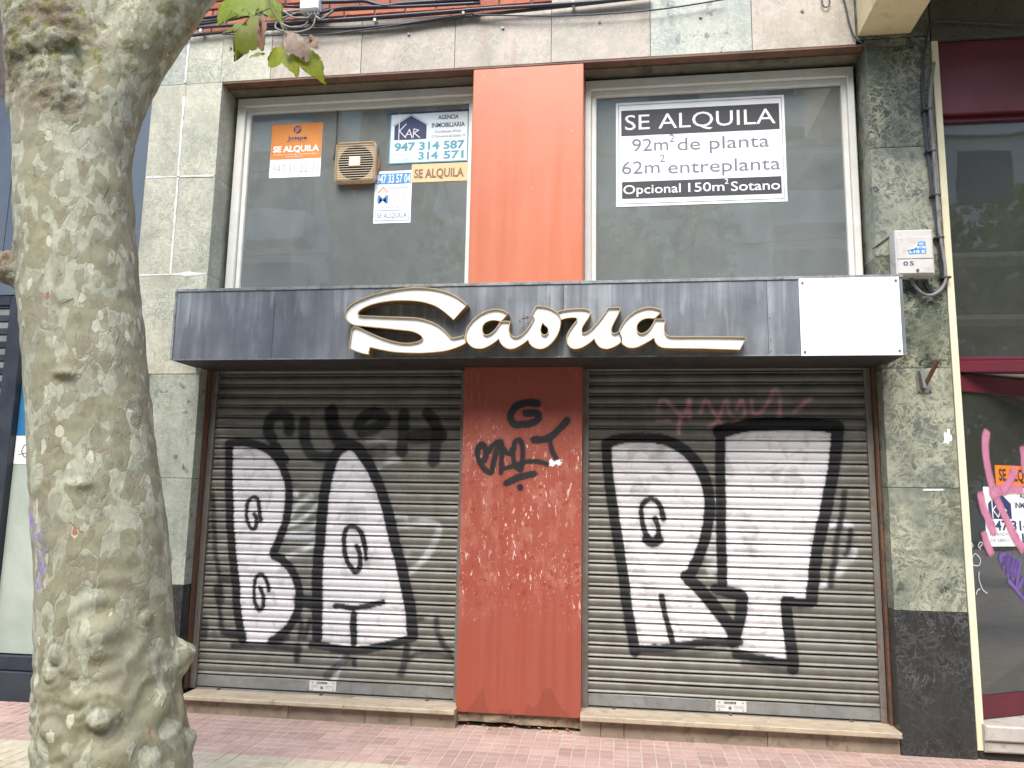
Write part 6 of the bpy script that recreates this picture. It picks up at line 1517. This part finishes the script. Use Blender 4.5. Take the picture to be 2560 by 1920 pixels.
cl = [((-6.4 + random.uniform(-2.4, 1.4), -2.4 + random.uniform(-1.6, 1.2), random.uniform(6.8, 9.4)), (random.uniform(.7, 1.3), random.uniform(.7, 1.3), random.uniform(.5, .9))) for k in range(15)]
fix(link('crown', crown_mesh('crown', cl, 1500, 0.16, in_view), 'crown', tree))

# ================================================================== across the street (seen only as reflections)
ob = empty('apartment_building', 'grey apartment block across the street, mirrored in the upper windows', 'building', (0, -16, 0))
YB = -16.0
boxes('wall', [(-60, 60, YB - 8, YB, GZ - 0.15, 13.5)], 'facade_grey', ob)
for fl in range(4):
    zf = 3.4 + fl * 2.75
    box('string_course', -26, 22, YB + 0.002, YB + 0.16, zf - 0.12, zf + 0.08, 'facade_trim', ob)
    for k in range(11):
        x = -23 + k * 4.1
        if k % 2:
            box('bay', x - 1.5, x + 1.5, YB + 0.161, YB + 0.95, zf + 0.08, zf + 1.0, 'facade_trim', ob)
            wv = box('window', x - 1.4, x + 1.4, YB + 0.003, YB + 0.30, zf + 1.0, zf + 2.3, 'facade_pane', ob)
        else:
            wv = box('window', x - 0.7, x + 0.7, YB + 0.003, YB + 0.05, zf + 0.7, zf + 2.2, 'facade_pane', ob)
LBL = ['left leafy tree across the street mirrored in the left window', 'middle leafy tree across the street mirrored in the right window', 'right leafy tree across the street', 'near leafy tree added on the same pavement to darken glass reflections', 'far leafy tree added on the same pavement to darken glass reflections']  # same-pavement trees are added to darken reflections in the right shop glass
for k, (x, y) in enumerate(((-5.4, -10.2), (1.4, -10.6), (7.4, -10.0), (8.2, -2.4), (14.5, -2.8))):
    t2 = empty('street_tree', LBL[k], 'tree', (x, y, GZ - 0.15), 'street trees outside the picture')
    vv, ff = [], []
    add_tube(vv, ff, smooth_path([(x, y, -0.2), (x + 0.1, y, 2), (x, y + 0.1, 4.2), (x + 0.2, y, 6.5)], 5), 0.22, 12, 0.08)
    for q in range(5):
        a = q * 1.3
        add_tube(vv, ff, [(x, y, 3.6 + q * 0.4), (x + 1.3 * math.cos(a), y + 1.3 * math.sin(a), 5.2 + q * 0.3)], 0.09, 8, 0.03)
    fix(link('trunk', new_mesh('trunk', vv, ff, True), 'bark', t2))
    c2 = [((x + random.uniform(-1.7, 1.7), y + random.uniform(-1.2, 1.2), random.uniform(4.8 if k < 3 else 2.4, 7.2)), (random.uniform(.6, 1.0),) * 3) for q in range(14 if k < 3 else 20)]
    fix(link('crown', crown_mesh('crown', c2, 2600, 0.20), 'crown', t2))

eb = empty('apartment_building', 'plain grey block added unseen at the street end to block sky reflections', 'building', (46, -8, 0))  # added building, keeps bright sky out of the right shop glass
boxes('wall', [(42, 50, -32, 12, GZ - 0.15, 15.0)], 'facade_grey', eb)
for fl in range(4):
    for k in range(12):
        box('window', 41.9, 42.05, -30 + k * 3.4, -28.5 + k * 3.4, 1.4 + fl * 3.2, 3.2 + fl * 3.2, 'facade_pane', eb)

bpy.data.objects.remove(_fo, do_unlink=True)
